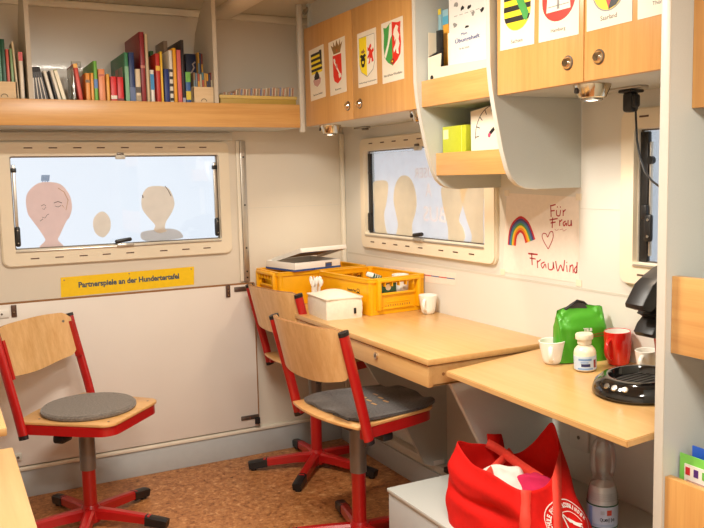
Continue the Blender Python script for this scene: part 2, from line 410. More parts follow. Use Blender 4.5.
win_parts(w1, MW1, dim1, [Y(x, 148.8, D-.02).x-(W1[0]+W1[1])/2 for x in (28, 53, 77.5, 101, 125, 159, 181.5, 203)], latchx=Y(119, 150, D).x-(W1[0]+W1[1])/2)
for sx in (-1, 1):
    g = G(); x = dim1[4]+sx*(dim1[2]/2-.012)
    g.box((x-.006, -.165+.0, -.012), (x+.006, .155, .0), M_ALU, .002); g.box((x-.010, .125, -.014), (x+.010, .142, .004), M_BLACK, .002)
    g.box((x-.010, -.165, -.012), (x+.010, -.085, .010), M_BLACK, .008)
    for z in (-.15, -.1): g.cyl((x, z, .009), (x, z, .012), .003, M_STEEL, seg=8)
    g.bm.transform(MW1); g.build('stay', w1)
w2, MW2, dim2 = window('window_2', 'x', W2, O2, 0)
c2 = (W2[0]+W2[1])/2
win_parts(w2, MW2, dim2, [-(y-c2) for y in (3.102, 3.0, 2.903, 2.807, 2.708, 2.562, 2.466, 2.365)], latchx=-(2.72-c2))
g = G(); x = dim2[4]-dim2[2]/2+.022; g.box((x-.026, -.172, -.014), (x+.002, .175, -.004), M_BLACK, .003)
g.box((x-.016, -.165, -.004), (x+.006, -.085, .008), M_BLACK, .006); g.cyl((x+.002, .09, -.004), (x+.002, .09, .006), .008, M_BLACK)
g.bm.transform(MW2); g.build('blind', w2)
w3, MW3, dim3 = window('window_3', 'x', W3, O3, 0)
win_parts(w3, MW3, dim3, [-(y-(W3[0]+W3[1])/2) for y in (1.58, 1.48, 1.38, 1.28)], latchx=.05)
g = G(); x = dim3[4]-dim3[2]/2+.020; g.box((x-.020, -.178, -.018), (x+.008, .178, -.004), M_BLACK, .003); g.box((x+.012, -.16, -.014), (x+.018, .15, -.004), M_ALU, .002)
g.cyl((x+.022, .10, -.006), (x+.022, .10, .006), .011, M_BLACK); g.box((x+.006, -.12, -.004), (x+.032, -.045, .010), M_BLACK, .008); g.box((x-.004, -.06, -.004), (x+.016, -.02, .010), M_BLACK, .004)
for z in (-.105, -.06): g.cyl((x+.024, z, .009), (x+.024, z, .013), .004, M_STEEL, seg=10)
g.bm.transform(MW3); g.build('stay', w3)

# paper silhouettes in the windows
P_PINK = paper('paper_pinkish', rgb(252, 234, 226), .8); P_BEIGE = paper('paper_beige', rgb(252, 243, 230), .8); P_GREY = paper('paper_grey', rgb(232, 230, 228), .75)
P_TAN = paper('paper_tan', rgb(252, 242, 222), .8); P_SHEET = paper('paper_white_sheet', rgb(255, 254, 254), .92)
I_PEN = mat('pencil', rgb(120, 100, 92), .7); I_BLUE = mat('blue_crayon', rgb(128, 160, 208), .7); I_TAN = mat('tan_crayon', rgb(206, 172, 136), .7); I_FAINT = mat('faint_print', rgb(250, 246, 250), .7)
def cut1(pts): return [(Y(x, y, D+.016).x, Y(x, y, D+.016).z) for x, y in pts]
def smooth_poly(pts, k=4):
    out = []; n = len(pts)
    for i in range(n):
        p0, p1, p2, p3 = [V(pts[(i+j-1) % n]) for j in range(4)]
        for s in range(k):
            t = s/k; out.append(tuple(.5*((2*p1)+(-p0+p2)*t+(2*p0-5*p1+4*p2-p3)*t*t+(-p0+3*p1-3*p2+p3)*t**3)))
    return out
def cutout(px, m, smooth=True, off=0):
    g = G(); P = smooth_poly(px) if smooth else px
    Q = cut1(P); g.prism([(x, z) for x, z in Q], .0008, m, frame((0, D+.0165-off, 0), (1, 0, 0), (0, 0, 1)))
    return g
g = cutout([(45, 182), (60, 184), (69, 194), (72, 206), (70, 216), (66, 222), (60, 235), (58, 240), (63, 247), (40, 248), (45, 241), (44, 237), (38, 228), (32, 220), (28, 214), (26, 204), (27, 194), (35, 185)], P_PINK)
o = tag(g.build('paper_silhouette'), 'large pinkish paper head with drawn eyes and a blue tuft, taped in the left window', 'paper cut-out', 'paper heads in the back window')
g = G(); Mz = frame((0, D+.0153, 0), (1, 0, 0), (0, 0, 1))
def pen(g, pts, w, m, M=None):
    band(g, cut1(pts), w, 0, m, Mz)
pen(g, [(41, 206), (44, 204.5), (46, 206)], .002, I_PEN); pen(g, [(42, 208.5), (44, 209.5), (46, 207)], .0015, I_PEN)
pen(g, [(54, 203), (58, 201.5), (62, 203)], .003, I_PEN); pen(g, [(55, 206), (58, 207), (61, 205.5)], .002, I_PEN)
pen(g, [(40, 221), (43, 219), (42, 217), (45, 218), (47, 215), (49, 214)], .002, I_PEN)
pen(g, [(62, 205), (66, 210), (68, 200), (64, 192), (58, 188)], .003, I_TAN)
g.build('drawn_face', o)
g = G()
for i in range(7): pen(g, [(41.5+i*1.2, 181+(i % 2)), (42+i*1.2, 175+((i*3) % 3))], .004, I_BLUE)
g.build('blue_tuft', o)
g = cutout([(101, 211.5), (107, 214), (110.5, 221), (110, 230), (105, 236.5), (101, 237), (95.5, 233), (93, 225), (94.5, 217)], P_BEIGE)
o = tag(g.build('paper_silhouette'), 'smallest beige paper head, plain, between the two bigger ones in the left window', 'paper cut-out', 'paper heads in the back window')
g = cutout([(155, 186), (166, 187), (171, 192), (174.5, 203), (172, 212), (166, 222), (165, 229), (167, 231), (159, 233), (154, 230), (155, 225), (148, 217), (142, 208), (142, 196), (147, 188)], P_BEIGE)
o = tag(g.build('paper_silhouette'), 'beige paper head with grey shoulders, the right one in the left window', 'paper cut-out', 'paper heads in the back window')
g = cutout([(152, 230), (167, 228.5), (177, 230), (182, 234), (180, 238.5), (146, 241), (141, 233)], P_GREY, off=-.0015); g.build('shoulders', o)
g = G(); pen(g, [(165, 186), (168, 190), (171, 196)], .003, I_PEN); pen(g, [(142.5, 195), (143, 198)], .004, I_PEN); g.build('hair_lines', o)
def cut2(pts): return [(-X(x, y, XW+.016).y, X(x, y, XW+.016).z) for x, y in pts]
MX2 = Matrix(((0, 0, -1, XW+.0165), (-1, 0, 0, 0), (0, 1, 0, 0), (0, 0, 0, 1)))
def cutout2(px, m, smooth=True, off=0):
    g = G(); g.prism(cut2(smooth_poly(px) if smooth else px), .0008, m, Matrix.Translation((off, 0, 0)) @ MX2); return g
# white sheet with show-through printing
g = G(); g.box((XW+.0185, 2.302, 1.006), (XW+.0195, 3.138, 1.352), P_SHEET)
o = tag(g.build('window_sheet'), 'large white paper sheet behind the tan shapes in the right-hand window', 'paper')
g = G(); MM = frame((XW+.018, 0, 0), (0, 1, 0), (0, 0, 1))   # mirrored: printing on the far side shows through
g.text('USER', .05, I_FAINT, Matrix.Translation((XW+.0182, 2.735, 1.262)) @ frame((0, 0, 0), (0, 1, 0), (0, 0, 1)), w=.14, h=.04)
g.text('A', .05, I_FAINT, Matrix.Translation((XW+.0182, 2.70, 1.195)) @ frame((0, 0, 0), (0, 1, 0), (0, 0, 1)), w=.045, h=.055)
g.text('BUS', .05, I_FAINT, Matrix.Translation((XW+.0182, 2.66, 1.100)) @ frame((0, 0, 0), (0, 1, 0), (0, 0, 1)), w=.16, h=.06)
g.build('faint_lettering', o)
GR = 'paper shapes in the right-hand window'
for px, lab in (([(373, 183), (379, 180.5), (387, 181.5), (388, 190), (386, 205), (384, 215), (386, 230), (388, 236), (376, 233), (374, 220), (374, 205), (372.5, 195)], 'narrow tan paper shape nearest the black blind in the right-hand window'),
                ([(403, 175.5), (409, 177), (414, 186), (416.5, 200), (415.5, 212), (412, 225), (411.5, 239), (397, 236.5), (398, 225), (396, 214), (393.5, 200), (395, 186), (399, 178)], 'tall oval tan paper shape, second from the black blind in the right-hand window'),
                ([(443, 186), (466, 187), (465, 196), (462, 208), (459, 220), (463, 228), (465, 238), (459, 244), (449, 241), (448, 228), (445, 214), (442, 200)], 'wide tan paper leg shape below the corner of the shelf unit in the right-hand window'),
                ([(462, 186), (484, 187), (484, 200), (483.5, 220), (483, 246), (472, 245), (472, 235), (467, 220), (463, 205), (461, 195)], 'broad tan paper shape at the near edge of the right-hand window')):
    g = cutout2(px, P_TAN, off=-.0012 if 'broad' in lab else 0); tag(g.build('paper_silhouette'), lab, 'paper cut-out', GR)

# ------------------------------------------------------------------ white folding panel under the back window
pz0, pz1, px1 = .134, .792, 1.248
r = thing('wall_panel', 'large white hinged panel below the window on the back wall', 'panel', ((XL+px1)/2, D-.01, pz0))
g = G(); g.box((XL+.01, D-.018, pz0), (px1, D-.001, pz1), M_PANEL, .002); g.box((XL+.01, D-.0185, pz1-.004), (px1, D-.001, pz1+.002), M_PLYEDGE); g.build('board', r)
g = G(); g.box((px1-.002, D-.019, pz0), (px1+.003, D-.0, pz1), M_PLYEDGE); g.build('edge_strip', r)
p = Y(228, 291, D-.02); g = G(); g.box((p.x-.010, D-.024, p.z-.028), (p.x+.010, D-.018, p.z+.028), M_BROWNP, .002)
for k in (-.018, 0, .018): g.cyl((p.x, D-.027, p.z+k), (p.x, D-.023, p.z+k), .004, M_STEEL, seg=8)
g.build('hinge', r)
p = Y(14, 312, D-.02); g = G(); g.box((p.x-.010, D-.024, p.z-.02), (p.x+.010, D-.018, p.z+.028), M_BROWNP, .002); g.cyl((p.x, D-.027, p.z), (p.x, D-.023, p.z), .004, M_STEEL, seg=8); g.build('hinge', r)
p = Y(241.5, 289, D-.02); g = G(); g.box((p.x-.034, D-.022, p.z-.011), (p.x+.034, D-.018, p.z+.011), M_DKSTEEL, .002); g.build('plate', r)
p = Y(252, 417, D-.02); g = G(); g.box((p.x-.052, D-.024, p.z-.010), (p.x+.034, D-.018, p.z+.010), M_DKSTEEL, .003)
for k in (-.035, -.01): g.cyl((p.x+k, D-.027, p.z), (p.x+k, D-.023, p.z), .004, M_STEEL, seg=8)
g.cyl((p.x+.022, D-.032, p.z-.030), (p.x+.022, D-.032, p.z-.004), .012, M_BLACK); g.build('latch', r)
p = Y(254, 308, D-.02); g = G(); g.cyl((p.x-.014, D-.03, p.z), (p.x+.02, D-.03, p.z), .007, M_BLACK); g.box((p.x+.004, D-.03, p.z-.012), (p.x+.026, D-.001, p.z+.012), M_BLACK, .003); g.box((p.x+.002, D-.03, p.z+.012), (p.x+.014, D-.001, p.z+.026), M_BROWNP, .002); g.build('bolt', r)
p = Y(3, 314, D-.02); r = thing('wall_socket', 'white wall socket plate at the left edge above the left chair', 'socket', (p.x, D, p.z))
g = G(); g.box((p.x-.045, D-.026, p.z-.016), (p.x+.022, D-.018, p.z+.016), M_WHITE, .004); g.cyl((p.x-.005, D-.028, p.z), (p.x-.005, D-.0255, p.z), .004, M_DKSTEEL, seg=10); g.build('plate', r)
p = Y(18, 457, D-.02); g = G(); g.box((p.x-.012, D-.028, p.z-.014), (p.x+.014, D-.018, p.z+.014), M_GREYEDGE, .003); g.cyl((p.x, D-.031, p.z), (p.x, D-.027, p.z), .005, M_DKSTEEL, seg=10)
tag(g.build('door_clip'), 'small grey clip low on the white panel at the left edge', 'clip')

# yellow banner
r = thing('banner', 'yellow strip banner with dark lettering below the left window', 'sign', (.72, D, .80))
a, b, c_, d_ = Y(60.5, 277.5, D), Y(194, 266.5, D), Y(194, 284.5, D), Y(61, 297.5, D)
M_SIGN = flat('banner_yellow', 244, 202, 24, .35)
g = G(); g.prism([(a.x, a.z), (d_.x, d_.z), (c_.x, c_.z), (b.x, b.z)][::1], .0012, M_SIGN, frame((0, D, 0), (1, 0, 0), (0, 0, 1))); g.build('strip', r)
g = G(); cx, cz = (a.x+b.x+c_.x+d_.x)/4, (a.z+b.z+c_.z+d_.z)/4
pl, pr_ = Y(78.5, 285.5, D), Y(179, 276.5, D)
ang = math.atan2(pr_.z-pl.z, pr_.x-pl.x)
g.text('Partnerspiele an der Hundertertafel', .03, flat('banner_ink', 70, 84, 96), frame(((pl.x+pr_.x)/2, D-.0015, (pl.z+pr_.z)/2-.001), (math.cos(ang), 0, math.sin(ang)), (0, 0, 1)), w=(pr_.x-pl.x), h=.031, bold=.0012)
g.build('lettering', r)
for q in ((64, 280), (129, 273.5), (191, 269)): p = Y(*q, D); g = G(); g.cyl((p.x, D-.004, p.z), (p.x, D-.001, p.z), .003, M_STEEL, seg=8); g.build('pin', r)

# ------------------------------------------------------------------ bookshelf on the back wall
YS0 = 3.124
r = thing('wall_shelf', 'long maple-fronted bookshelf high on the back wall above the window', 'shelf', (.35, 3.26, 1.462))
g = G(); g.box((XL, YS0+.018, 1.462), (1.382, D, 1.480), M_GREYLAM, .001); g.build('board', r)
g = G(); g.box((XL, YS0, 1.462), (1.381, YS0+.018, 1.556), M_WFAS_X, .002); g.build('fascia', r)
for x in (.337, 1.024):
    g = G(); P = [(YS0+.018, 1.481), (D, 1.481), (D, 1.60), (D-.012, 1.76), (D-.05, 1.86), (D-.12, 1.925), (D-.18, ZC), (YS0+.002, ZC), (YS0+.002, 1.556), (YS0+.018, 1.556)]
    g.prism(P, .016, mat('taupe_divider', rgb(196, 186, 168), .5, var=.02, vscale=100), Matrix(((0, 0, 1, x-.008), (1, 0, 0, 0), (0, 1, 0, 0), (0, 0, 0, 1))))
    g.build('divider', r)
g = G(); g.box((1.382, YS0-.001, 1.444), (1.4035, YS0+.020, ZC), M_GREYEDGE, .004); g.build('end_post', r)
# ------------------------------------------------------------------ books
ZB = 1.4805
M_PAGES = mat('page_block', rgb(232, 220, 198), .8, var=.05, vscale=200)
def colr(c): return flat('cover_%d_%d_%d' % c, *c, rough=.4)
def book(label, x0, x1, ytop, col, group='books on the back shelf', d=.15, ys=3.150, bands=(), lean=0, zo=0, hard=True, cover2=None, cat='book', name='book', soft=False):
    "spine between photo columns x0..x1 (at the fascia line), top at photo row ytop"
    a, b = Y(x0, 97, ys), Y(x1, 97, ys); w = b.x-a.x; h = Y((x0+x1)/2, ytop, ys).z-ZB
    L = math.hypot(h, lean)
    R = thing(name, label, cat, (0, 0, 0), 0, group)
    R.location = (a.x+w/2, ys, ZB+zo); R.rotation_euler = (0, math.atan2(lean, h), 0)
    if lean < 0: R.location.z += 0
    w -= .0006; m = colr(col); t = min(.0022, w*.2); g = G()
    g.box((-w/2, 0, 0), (-w/2+t, d, L), m, .0004); g.box((w/2-t, 0, 0), (w/2, d, L), m, .0004)
    g.box((-w/2, 0, 0), (w/2, t, L), m, .0008)
    g.build('cover', R, world=False)
    g = G(); g.box((-w/2+t, t, .002), (w/2-t, d-.002, L-.003), M_PAGES); g.build('pages', R, world=False)
    if bands:
        g = G()
        for f0, f1, c in bands: g.box((-w*.5-.0001, -.0004, L*f0), (w*.5-.0001, .0002, L*f1), colr(c))
        g.build('spine_print', R, world=False)
    return R
def title(f0, f1, c, frac=.3):
    return (f0, f1, c)
Wh, Bk, Cr = (236, 230, 216), (34, 32, 34), (232, 220, 190)
BS = [  # label, x0,x1,ytop,colour,kwargs
 ('dark green book at the very left edge, cut off by the photo frame', -4, .6, 42, (30, 70, 50), {'ys': 3.160, 'zo': .0065}),
 ('teal green book second from the left edge behind the birch box', .8, 3.6, 41, (90, 150, 120), {'d': .19, 'ys': 3.160, 'zo': .0065}),
 ('bottle green hardback behind the left birch box', 3.8, 8, 41, (20, 84, 56), {'d': .19, 'ys': 3.160, 'zo': .0065}),
 ('salmon red thin book behind the left birch box', 8.3, 11.6, 51, (206, 92, 76), {'ys': 3.160, 'zo': .0065}),
 ('light green thin book behind the left birch box', 12.4, 15.6, 50.5, (142, 180, 128), {'ys': 3.160, 'zo': .0065}),
 ('red and yellow book leaning beside the grey bookend', 81.5, 85.8, 64, (210, 62, 34), {'lean': -.024, 'bands': [(.0, .10, (236, 176, 40)), (.93, 1, (236, 176, 40))]}),
 ('orange yellow book right of the leaning red and yellow one', 86.3, 91, 73, (232, 150, 44), {'bands': [(.80, .86, (120, 90, 50))]}),
 ('narrow orange book left of the tall green one', 91.4, 94.6, 73, (238, 166, 56), {}),
 ('tall bright green thin book with a blue patch on its spine', 94.8, 98.6, 61, (110, 184, 60), {'d': .23, 'bands': [(.55, .70, (74, 120, 190))]}),
 ('salmon orange book right of the tall bright green one', 99.2, 106, 69, (232, 146, 96), {'bands': [(.86, .9, (190, 90, 60))]}),
 ('slim yellow orange book left of the bright red ones', 107, 110.4, 74, (240, 176, 60), {}),
 ('bright red short book, left one of the red pair', 111.2, 117.4, 76.5, (214, 30, 34), {'bands': [(.5, .58, Wh)]}),
 ('bright red short book, right one of the red pair', 117.8, 124.2, 77, (208, 26, 32), {'bands': [(.3, .52, (120, 20, 24))]}),
 ('green book with pale lettering strip, its cover showing picture panels', 126, 130, 52.5, (54, 132, 92), {'d': .27, 'bands': [(.1, .8, (120, 178, 140))]}),
 ('dark blue book with pale lettering beside the green one', 130.3, 136, 52.5, (26, 52, 108), {'bands': [(.12, .5, (92, 112, 156))]}),
 ('cream book in front of the black one, left of the tall dark red book', 136.3, 141.5, 69, (222, 204, 172), {'d': .12, 'bands': [(.55, .66, (80, 70, 60)), (.25, .5, (176, 158, 128))]}),
 ('tallest book, dark red hardback in the middle of the shelf', 142, 146.8, 32, (140, 30, 36), {'d': .28, 'bands': [(.2, .23, (190, 120, 100)), (.6, .63, (190, 120, 100))]}),
 ('tall thin cream book beside the tallest dark red one', 147.2, 150.4, 34, (206, 186, 150), {'d': .2}),
 ('white book with a blue patch, right of the tall cream one', 151.2, 155, 70, (236, 232, 224), {'d': .12, 'bands': [(.62, .92, (56, 142, 204))]}),
 ('red and green book with yellow edge lettering', 157, 161.4, 53.5, (196, 48, 34), {'bands': [(0, .12, (70, 150, 70)), (.75, .82, (236, 190, 60))]}),
 ('thin yellow book beside the red and green one', 161.7, 164, 51.5, (240, 196, 50), {}),
 ('dark blue short book in front of the tall grey one', 165, 170, 69, (30, 50, 120), {'d': .1}),
 ('white book with dark lettering in the right group', 170.3, 174, 50.5, (228, 224, 214), {'bands': [(.3, .34, Bk), (.4, .44, Bk), (.5, .54, Bk), (.6, .64, Bk), (.7, .74, Bk)]}),
 ('golden yellow book right of the white lettered one', 174.3, 177.8, 48, (236, 168, 32), {}),
 ('pink red book left of the tall black one', 178.2, 182.6, 50, (216, 106, 104), {}),
 ('tall black book in the right group', 182.9, 185.8, 40, (36, 26, 30), {'d': .2, 'bands': [(.0, .3, (170, 170, 190))]}),
 ('green, blue and yellow patterned book left of the right birch box', 186.3, 191.3, 72, (60, 100, 160), {'d': .1, 'bands': [(0, .28, (96, 170, 76)), (.45, .62, (220, 200, 70)), (.8, 1, (110, 180, 80))]}),
]
for lab, x0, x1, yt, c, k in BS: book(lab, x0, x1, yt, c, **k)
# cover pictures on the green book
gb = [o for o in bpy.data.objects if o.get('label', '').startswith('green book with pale')][0]
g = G()
for k in range(3):
    for j in range(2): g.box((-.0096 if 0 else -(Y(130, 97, 3.15).x-Y(126, 97, 3.15).x)/2-.0006, .04+.075*k, .045+.10*j), (-(Y(130, 97, 3.15).x-Y(126, 97, 3.15).x)/2+.0008, .10+.075*k, .125+.085*j), colr(((168, 150, 120), (190, 120, 90), (120, 140, 110))[k]))
g.build('cover_pictures', gb, world=False)
# books that stand deeper in the shelf, tops above the front row
book('black book standing behind the cream one, left of the tallest book', 137.5, 141.6, 45, (44, 40, 44), d=.1, ys=3.275)
book('dark green book standing behind the white and blue one', 151.8, 155.6, 51, (44, 96, 44), d=.1, ys=3.275)
book('tall grey brown book standing behind the dark blue short one', 165.8, 169.8, 41, (142, 120, 98), d=.13, ys=3.262)
book('dark navy album with a pale swirl behind the patterned book', 187.2, 198.6, 54, (22, 34, 66), d=.06, ys=3.290)
nb = [o for o in bpy.data.objects if o.get('label', '').startswith('dark navy album')][0]
g = G(); band(g, [(-.012, .20), (.0, .215), (.010, .232), (.004, .245), (.016, .255)], .006, 0, colr((170, 150, 140)), frame((0, -.001, 0), (1, 0, 0), (0, 0, 1))); g.build('swirl', nb, world=False)
# cream and white books right of the left birch box
book('thin cream book leaning left with dark green foot, left of the divider', 18, 20.2, 42, (214, 196, 160), lean=-.010, bands=[(0, .12, (34, 82, 60)), (.12, .2, (230, 180, 40))], d=.1)
book('white book with red head and foot against the left divider', 20.9, 25.2, 52, (236, 224, 204), bands=[(0, .1, (200, 40, 34)), (.87, 1, (216, 60, 50))], d=.1)
# fan of thin black and white booklets leaning to the left
GF = 'black and white booklets leaning left'
for i in range(8):
    xb = 34.0+i*2.55; top = 66.5+.4*i if i else 67
    xt = 33.8+i*.9
    a = Y(xb, 97, 3.155); L = Y(40, 66.5, 3.155).z-ZB; ln = (Y(xt, 97, 3.155).x-a.x)
    book('thin black and white booklet, number %s from the divider in the leaning fan' % ('one two three four five six seven eight'.split()[i]) if 0 else
         ('thin black booklet in the leaning fan, ' + ('the one against the divider', 'second from the divider', 'third from the divider', 'fourth from the divider', 'fifth from the divider', 'sixth from the divider', 'seventh from the divider', 'the one touching the white booklets')[i]),
         xb, xb+1.3, 67, (52, 48, 50) if i % 2 == 0 else (38, 35, 38), GF, d=.17, lean=ln, ys=3.155+.0, bands=[(.0, .9, (60, 56, 58))] if i % 2 else [(.05, .8, (214, 208, 198))], name='booklet')
for i, (xb, wd, yt, ln, c, lab) in enumerate(((55.2, 3.6, 71, -11, (238, 234, 222), 'white booklet leaning left next to the black fan'), (60.4, 1.2, 71, -10.5, (40, 38, 36), 'dark thin booklet between two white leaning ones'),
                                        (63.2, 3.6, 71, -12, (240, 236, 220), 'white booklet leaning left, middle of the white ones'), (68.2, 3.6, 70, -13.2, (198, 206, 132), 'pale green booklet leaning left, rightmost of the leaning row'))):
    a = Y(xb, 97, 3.155); b = Y(xb+ln, 97, 3.155)
    book(lab, xb, xb+wd, yt, c, 'pale booklets leaning left', d=.17, lean=b.x-a.x, ys=3.155, name='booklet', bands=[(0, .98, (246, 240, 214))] if i == 3 else ())
# bookend
a, b = Y(74, 97, 3.15), Y(79, 64, 3.15)
g = G(); g.box((a.x+.002, 3.16, ZB), (a.x+.006, 3.30, b.z-.005), M_STEEL, .001); g.box((a.x-.004, 3.16, ZB), (a.x+.012, 3.166, b.z-.012), M_CLEAR, .001); tag(g.build('bookend'), 'clear and steel bookend between booklets and red yellow book', 'bookend')
p = Y(76.5, 64, 3.39); g = G(); g.box((p.x-.018, D-.012, p.z-.012), (p.x+.018, D-.001, p.z+.012), M_WHITE, .003); g.cyl((p.x, D-.014, p.z), (p.x, D-.011, p.z), .005, M_BLACK, seg=10); tag(g.build('wall_clip'), 'small white clip screwed to the wall above the booklets', 'clip')
# birch boxes
def birch_box(x0, x1, yt, label):
    a = Y(x0, 97, 3.145); b = Y(x1, 97, 3.145); h = Y((x0+x1)/2, yt, 3.145).z-ZB; w = b.x-a.x; d = .22; t = .006
    r = thing('wooden_box', label, 'box', ((a.x+b.x)/2, 3.145, ZB))
    g = G(); g.box((-w/2, 0, 0), (w/2, d, t), M_WBOX); g.box((-w/2, 0, 0), (-w/2+t, d, h), M_WBOX, .001); g.box((w/2-t, 0, 0), (w/2, d, h), M_WBOX, .001)
    g.box((-w/2, d-t, 0), (w/2, d, h), M_WBOX, .001); g.build('box_body', r, world=False)
    n = 10; P = [(-w/2, 0), (-.018, 0)]+[(-.018*math.cos(PI*k/n), .004+.016*math.sin(PI*k/n)) for k in range(n+1)]+[(.018, 0), (w/2, 0), (w/2, h), (-w/2, h)]
    g = G(); g.prism(P, t, M_WBOX, frame((0, 0, 0), (1, 0, 0), (0, 0, 1)) @ Matrix.Translation((0, 0, -t))); g.build('front_panel', r, world=False)
    g = G(); g.tube([(.018*math.cos(PI*k/n)*.6, -.001, .058-h*.0+.0-.0+.010*math.sin(PI*k/n)+h*.0) for k in range(n+1)], .0012, M_DKSTEEL, seg=6)
    g.bm.transform(Matrix.Translation((0, 0, (.082 if h > .1 else .082)-.058))); g.build('wire_clip', r, world=False)
    return r, h
birch_box(-9, 18, 81.5, 'birch box in front of the green books at the left edge')
R2, hb = birch_box(193, 214.6, 87, 'birch box of small booklets at the right end of the book row')
cols = [(150, 120, 90), (196, 150, 80), (120, 140, 150), (220, 160, 60), (180, 90, 70), (70, 70, 90), (200, 190, 160), (130, 60, 50), (90, 130, 140)]
for row, (ys, yt, n) in enumerate(((3.158, 72.5, 9), (3.262, 52.5, 9))):
    for i in range(n):
        x0 = (194.2+i*2.15, 199.4+i*1.62)[row]; wd = (1.9, 1.45)[row]; c = cols[(i*2+row*3) % 9]
        lab = 'small pocket booklet in the right birch box, %s row, %s' % (('front', 'taller rear')[row], ('leftmost', 'second', 'third', 'fourth', 'middle', 'sixth', 'seventh', 'eighth', 'rightmost')[i])
        book(lab, x0, x0+wd, yt+(i*37 % 4)*.6, c, 'pocket booklets in the birch box', d=.09, ys=ys, name='booklet', bands=[(.5+(i % 3)*.1, .85, cols[(i*5+2) % 9])] if i % 2 == 0 else ())
# card tray at the right
a, b = Y(220, 97, 3.16), Y(296, 97, 3.16); zt = Y(250, 93.5, 3.16).z
r = thing('card_tray', 'golden tray full of cards at the right end of the shelf', 'tray', ((a.x+b.x)/2, 3.16, ZB))
M_GOLD = flat('golden_card', 196, 162, 76, .5); g = G(); t = .004
g.box((a.x, 3.16, ZB), (b.x, 3.164, zt-.008), M_GOLD, .001); g.box((a.x, 3.356, ZB), (b.x, 3.36, zt-.008), M_GOLD, .001)
g.box((a.x, 3.16, ZB), (a.x+t, 3.36, zt-.008), M_GOLD, .001); g.box((b.x-t, 3.16, ZB), (b.x, 3.36, zt-.008), M_GOLD, .001); g.box((a.x, 3.16, ZB), (b.x, 3.36, ZB+t), M_GOLD); g.box((a.x-.004, 3.156, zt-.022), (b.x+.004, 3.1605, zt-.008), flat('golden_rim', 214, 184, 106), .002); g.build('tray_body', r)
cc = [(226, 206, 176), (206, 150, 120), (236, 226, 206), (190, 170, 140), (216, 180, 150), (150, 160, 190)]
rnd = random.Random(3)
for i in range(44):
    x = a.x+.010+i*(b.x-a.x-.02)/44; f = i/44; hh = zt+.014+.018*f+rnd.uniform(-.003, .004)-(.010 if i < 8 else 0)
    g = G(); g.box((-.0018, 0, 0), (.0018, .17, hh-ZB-.006), colr(cc[(i*7) % 6])); g.bm.transform(Matrix.Rotation(.10, 4, 'Y'))
    g.bm.transform(Matrix.Translation((x-.004, 3.17, ZB+.005))); o = g.build('playing_card')
    tag(o, 'thin pastel card standing on edge among dozens in the golden tray', 'card', 'cards standing in the golden tray')

# ------------------------------------------------------------------ overhead cabinets
ZT = 1.862
def knob(g, y, z):
    M = fX((XF, y, z)); g.lathe([(.0, .012), (.010, .011), (.014, .006), (.0155, .002), (.0155, 0)], M_CHROME, 24, M); g.lathe([(.018, 0), (.018, .0015), (.0155, .003)], M_DKSTEEL, 24, M)
def cabinet(label, y0, y1, split, knobs):
    "y0 near, y1 far"
    r = thing('wall_cabinet', label, 'cabinet', (1.56, (y0+y1)/2, 1.466))
    g = G(); g.box((XF+.018, y0, 1.466), (XW, y1, 1.482), M_GREYLAM, .001); g.box((XF+.018, y0, 1.482), (XW, y0+.016, ZC), M_GREYLAM); g.box((XF+.018, y1-.016, 1.482), (XW, y1, ZC), M_GREYLAM)
    g.box((XF+.03, y0, ZT-.01), (XF+.044, y1, ZC), M_GREYLAM); g.build('body', r)
    for (a, b), kn in zip(((split+.0015, y1-.003), (y0+.002, split-.0015)), knobs):
        g = G(); g.box((XF, a, 1.466), (XF+.018, b, ZT), M_WDOOR, .0015); d = g.build('door', r)
        g = G(); knob(g, kn, 1.517); g.build('knob', d)
    return r
cabinet('maple wall cabinet next to the back wall, four crest cards on its doors', 2.235, 3.118, 2.69, (2.731, 2.635))
cabinet('maple wall cabinet nearest the camera, its doors carrying four bigger crest cards', 1.150, 1.830, 1.493, (1.547, 1.443))
# the open shelf unit between the cabinets
prof = [(x+.013, z) for x, z in [(1.371, ZC), (1.374, 1.548), (1.381, 1.485), (1.392, 1.427), (1.417, 1.317), (1.434, 1.265), (1.448, 1.238), (1.468, 1.220), (1.495, 1.209), (1.542, 1.205), (XW-.013, 1.205), (XW-.013, ZC)]]
r = thing('open_shelf_unit', 'grey open shelf unit with two maple-fronted shelves between the wall cabinets', 'shelf', (1.56, 2.05, 1.205))
MP = lambda y: Matrix(((1, 0, 0, 0), (0, 0, 1, y), (0, 1, 0, 0), (0, 0, 0, 1)))
for y in (1.834, 2.2175):
    g = G(); g.prism(prof, .0165, M_GREYLAM, MP(y)); sp = g.build('side_panel', r)
    g = G(); fr = prof[:10]; g.sweep([(x-.0005, y+.00825, z) for x, z in fr], [(-.0088, -.0015), (.0088, -.0015), (.0088, .0015), (-.0088, .0015)], M_GREYEDGE, upv=(1, 0, .3)); g.build('edge_band', sp)
for xx, z0, z1 in ((XF, 1.467, 1.549), (1.456, 1.250, 1.322)):
    g = G(); g.box((xx+.016, 1.851, z0), (XW, 2.2172, z0+.016), M_GREYLAM); sh = g.build('shelf_board', r)
    g = G(); g.box((xx, 1.851, z0), (xx+.016, 2.2172, z1), M_WFAS_Y, .0015); g.build('fascia', sh)
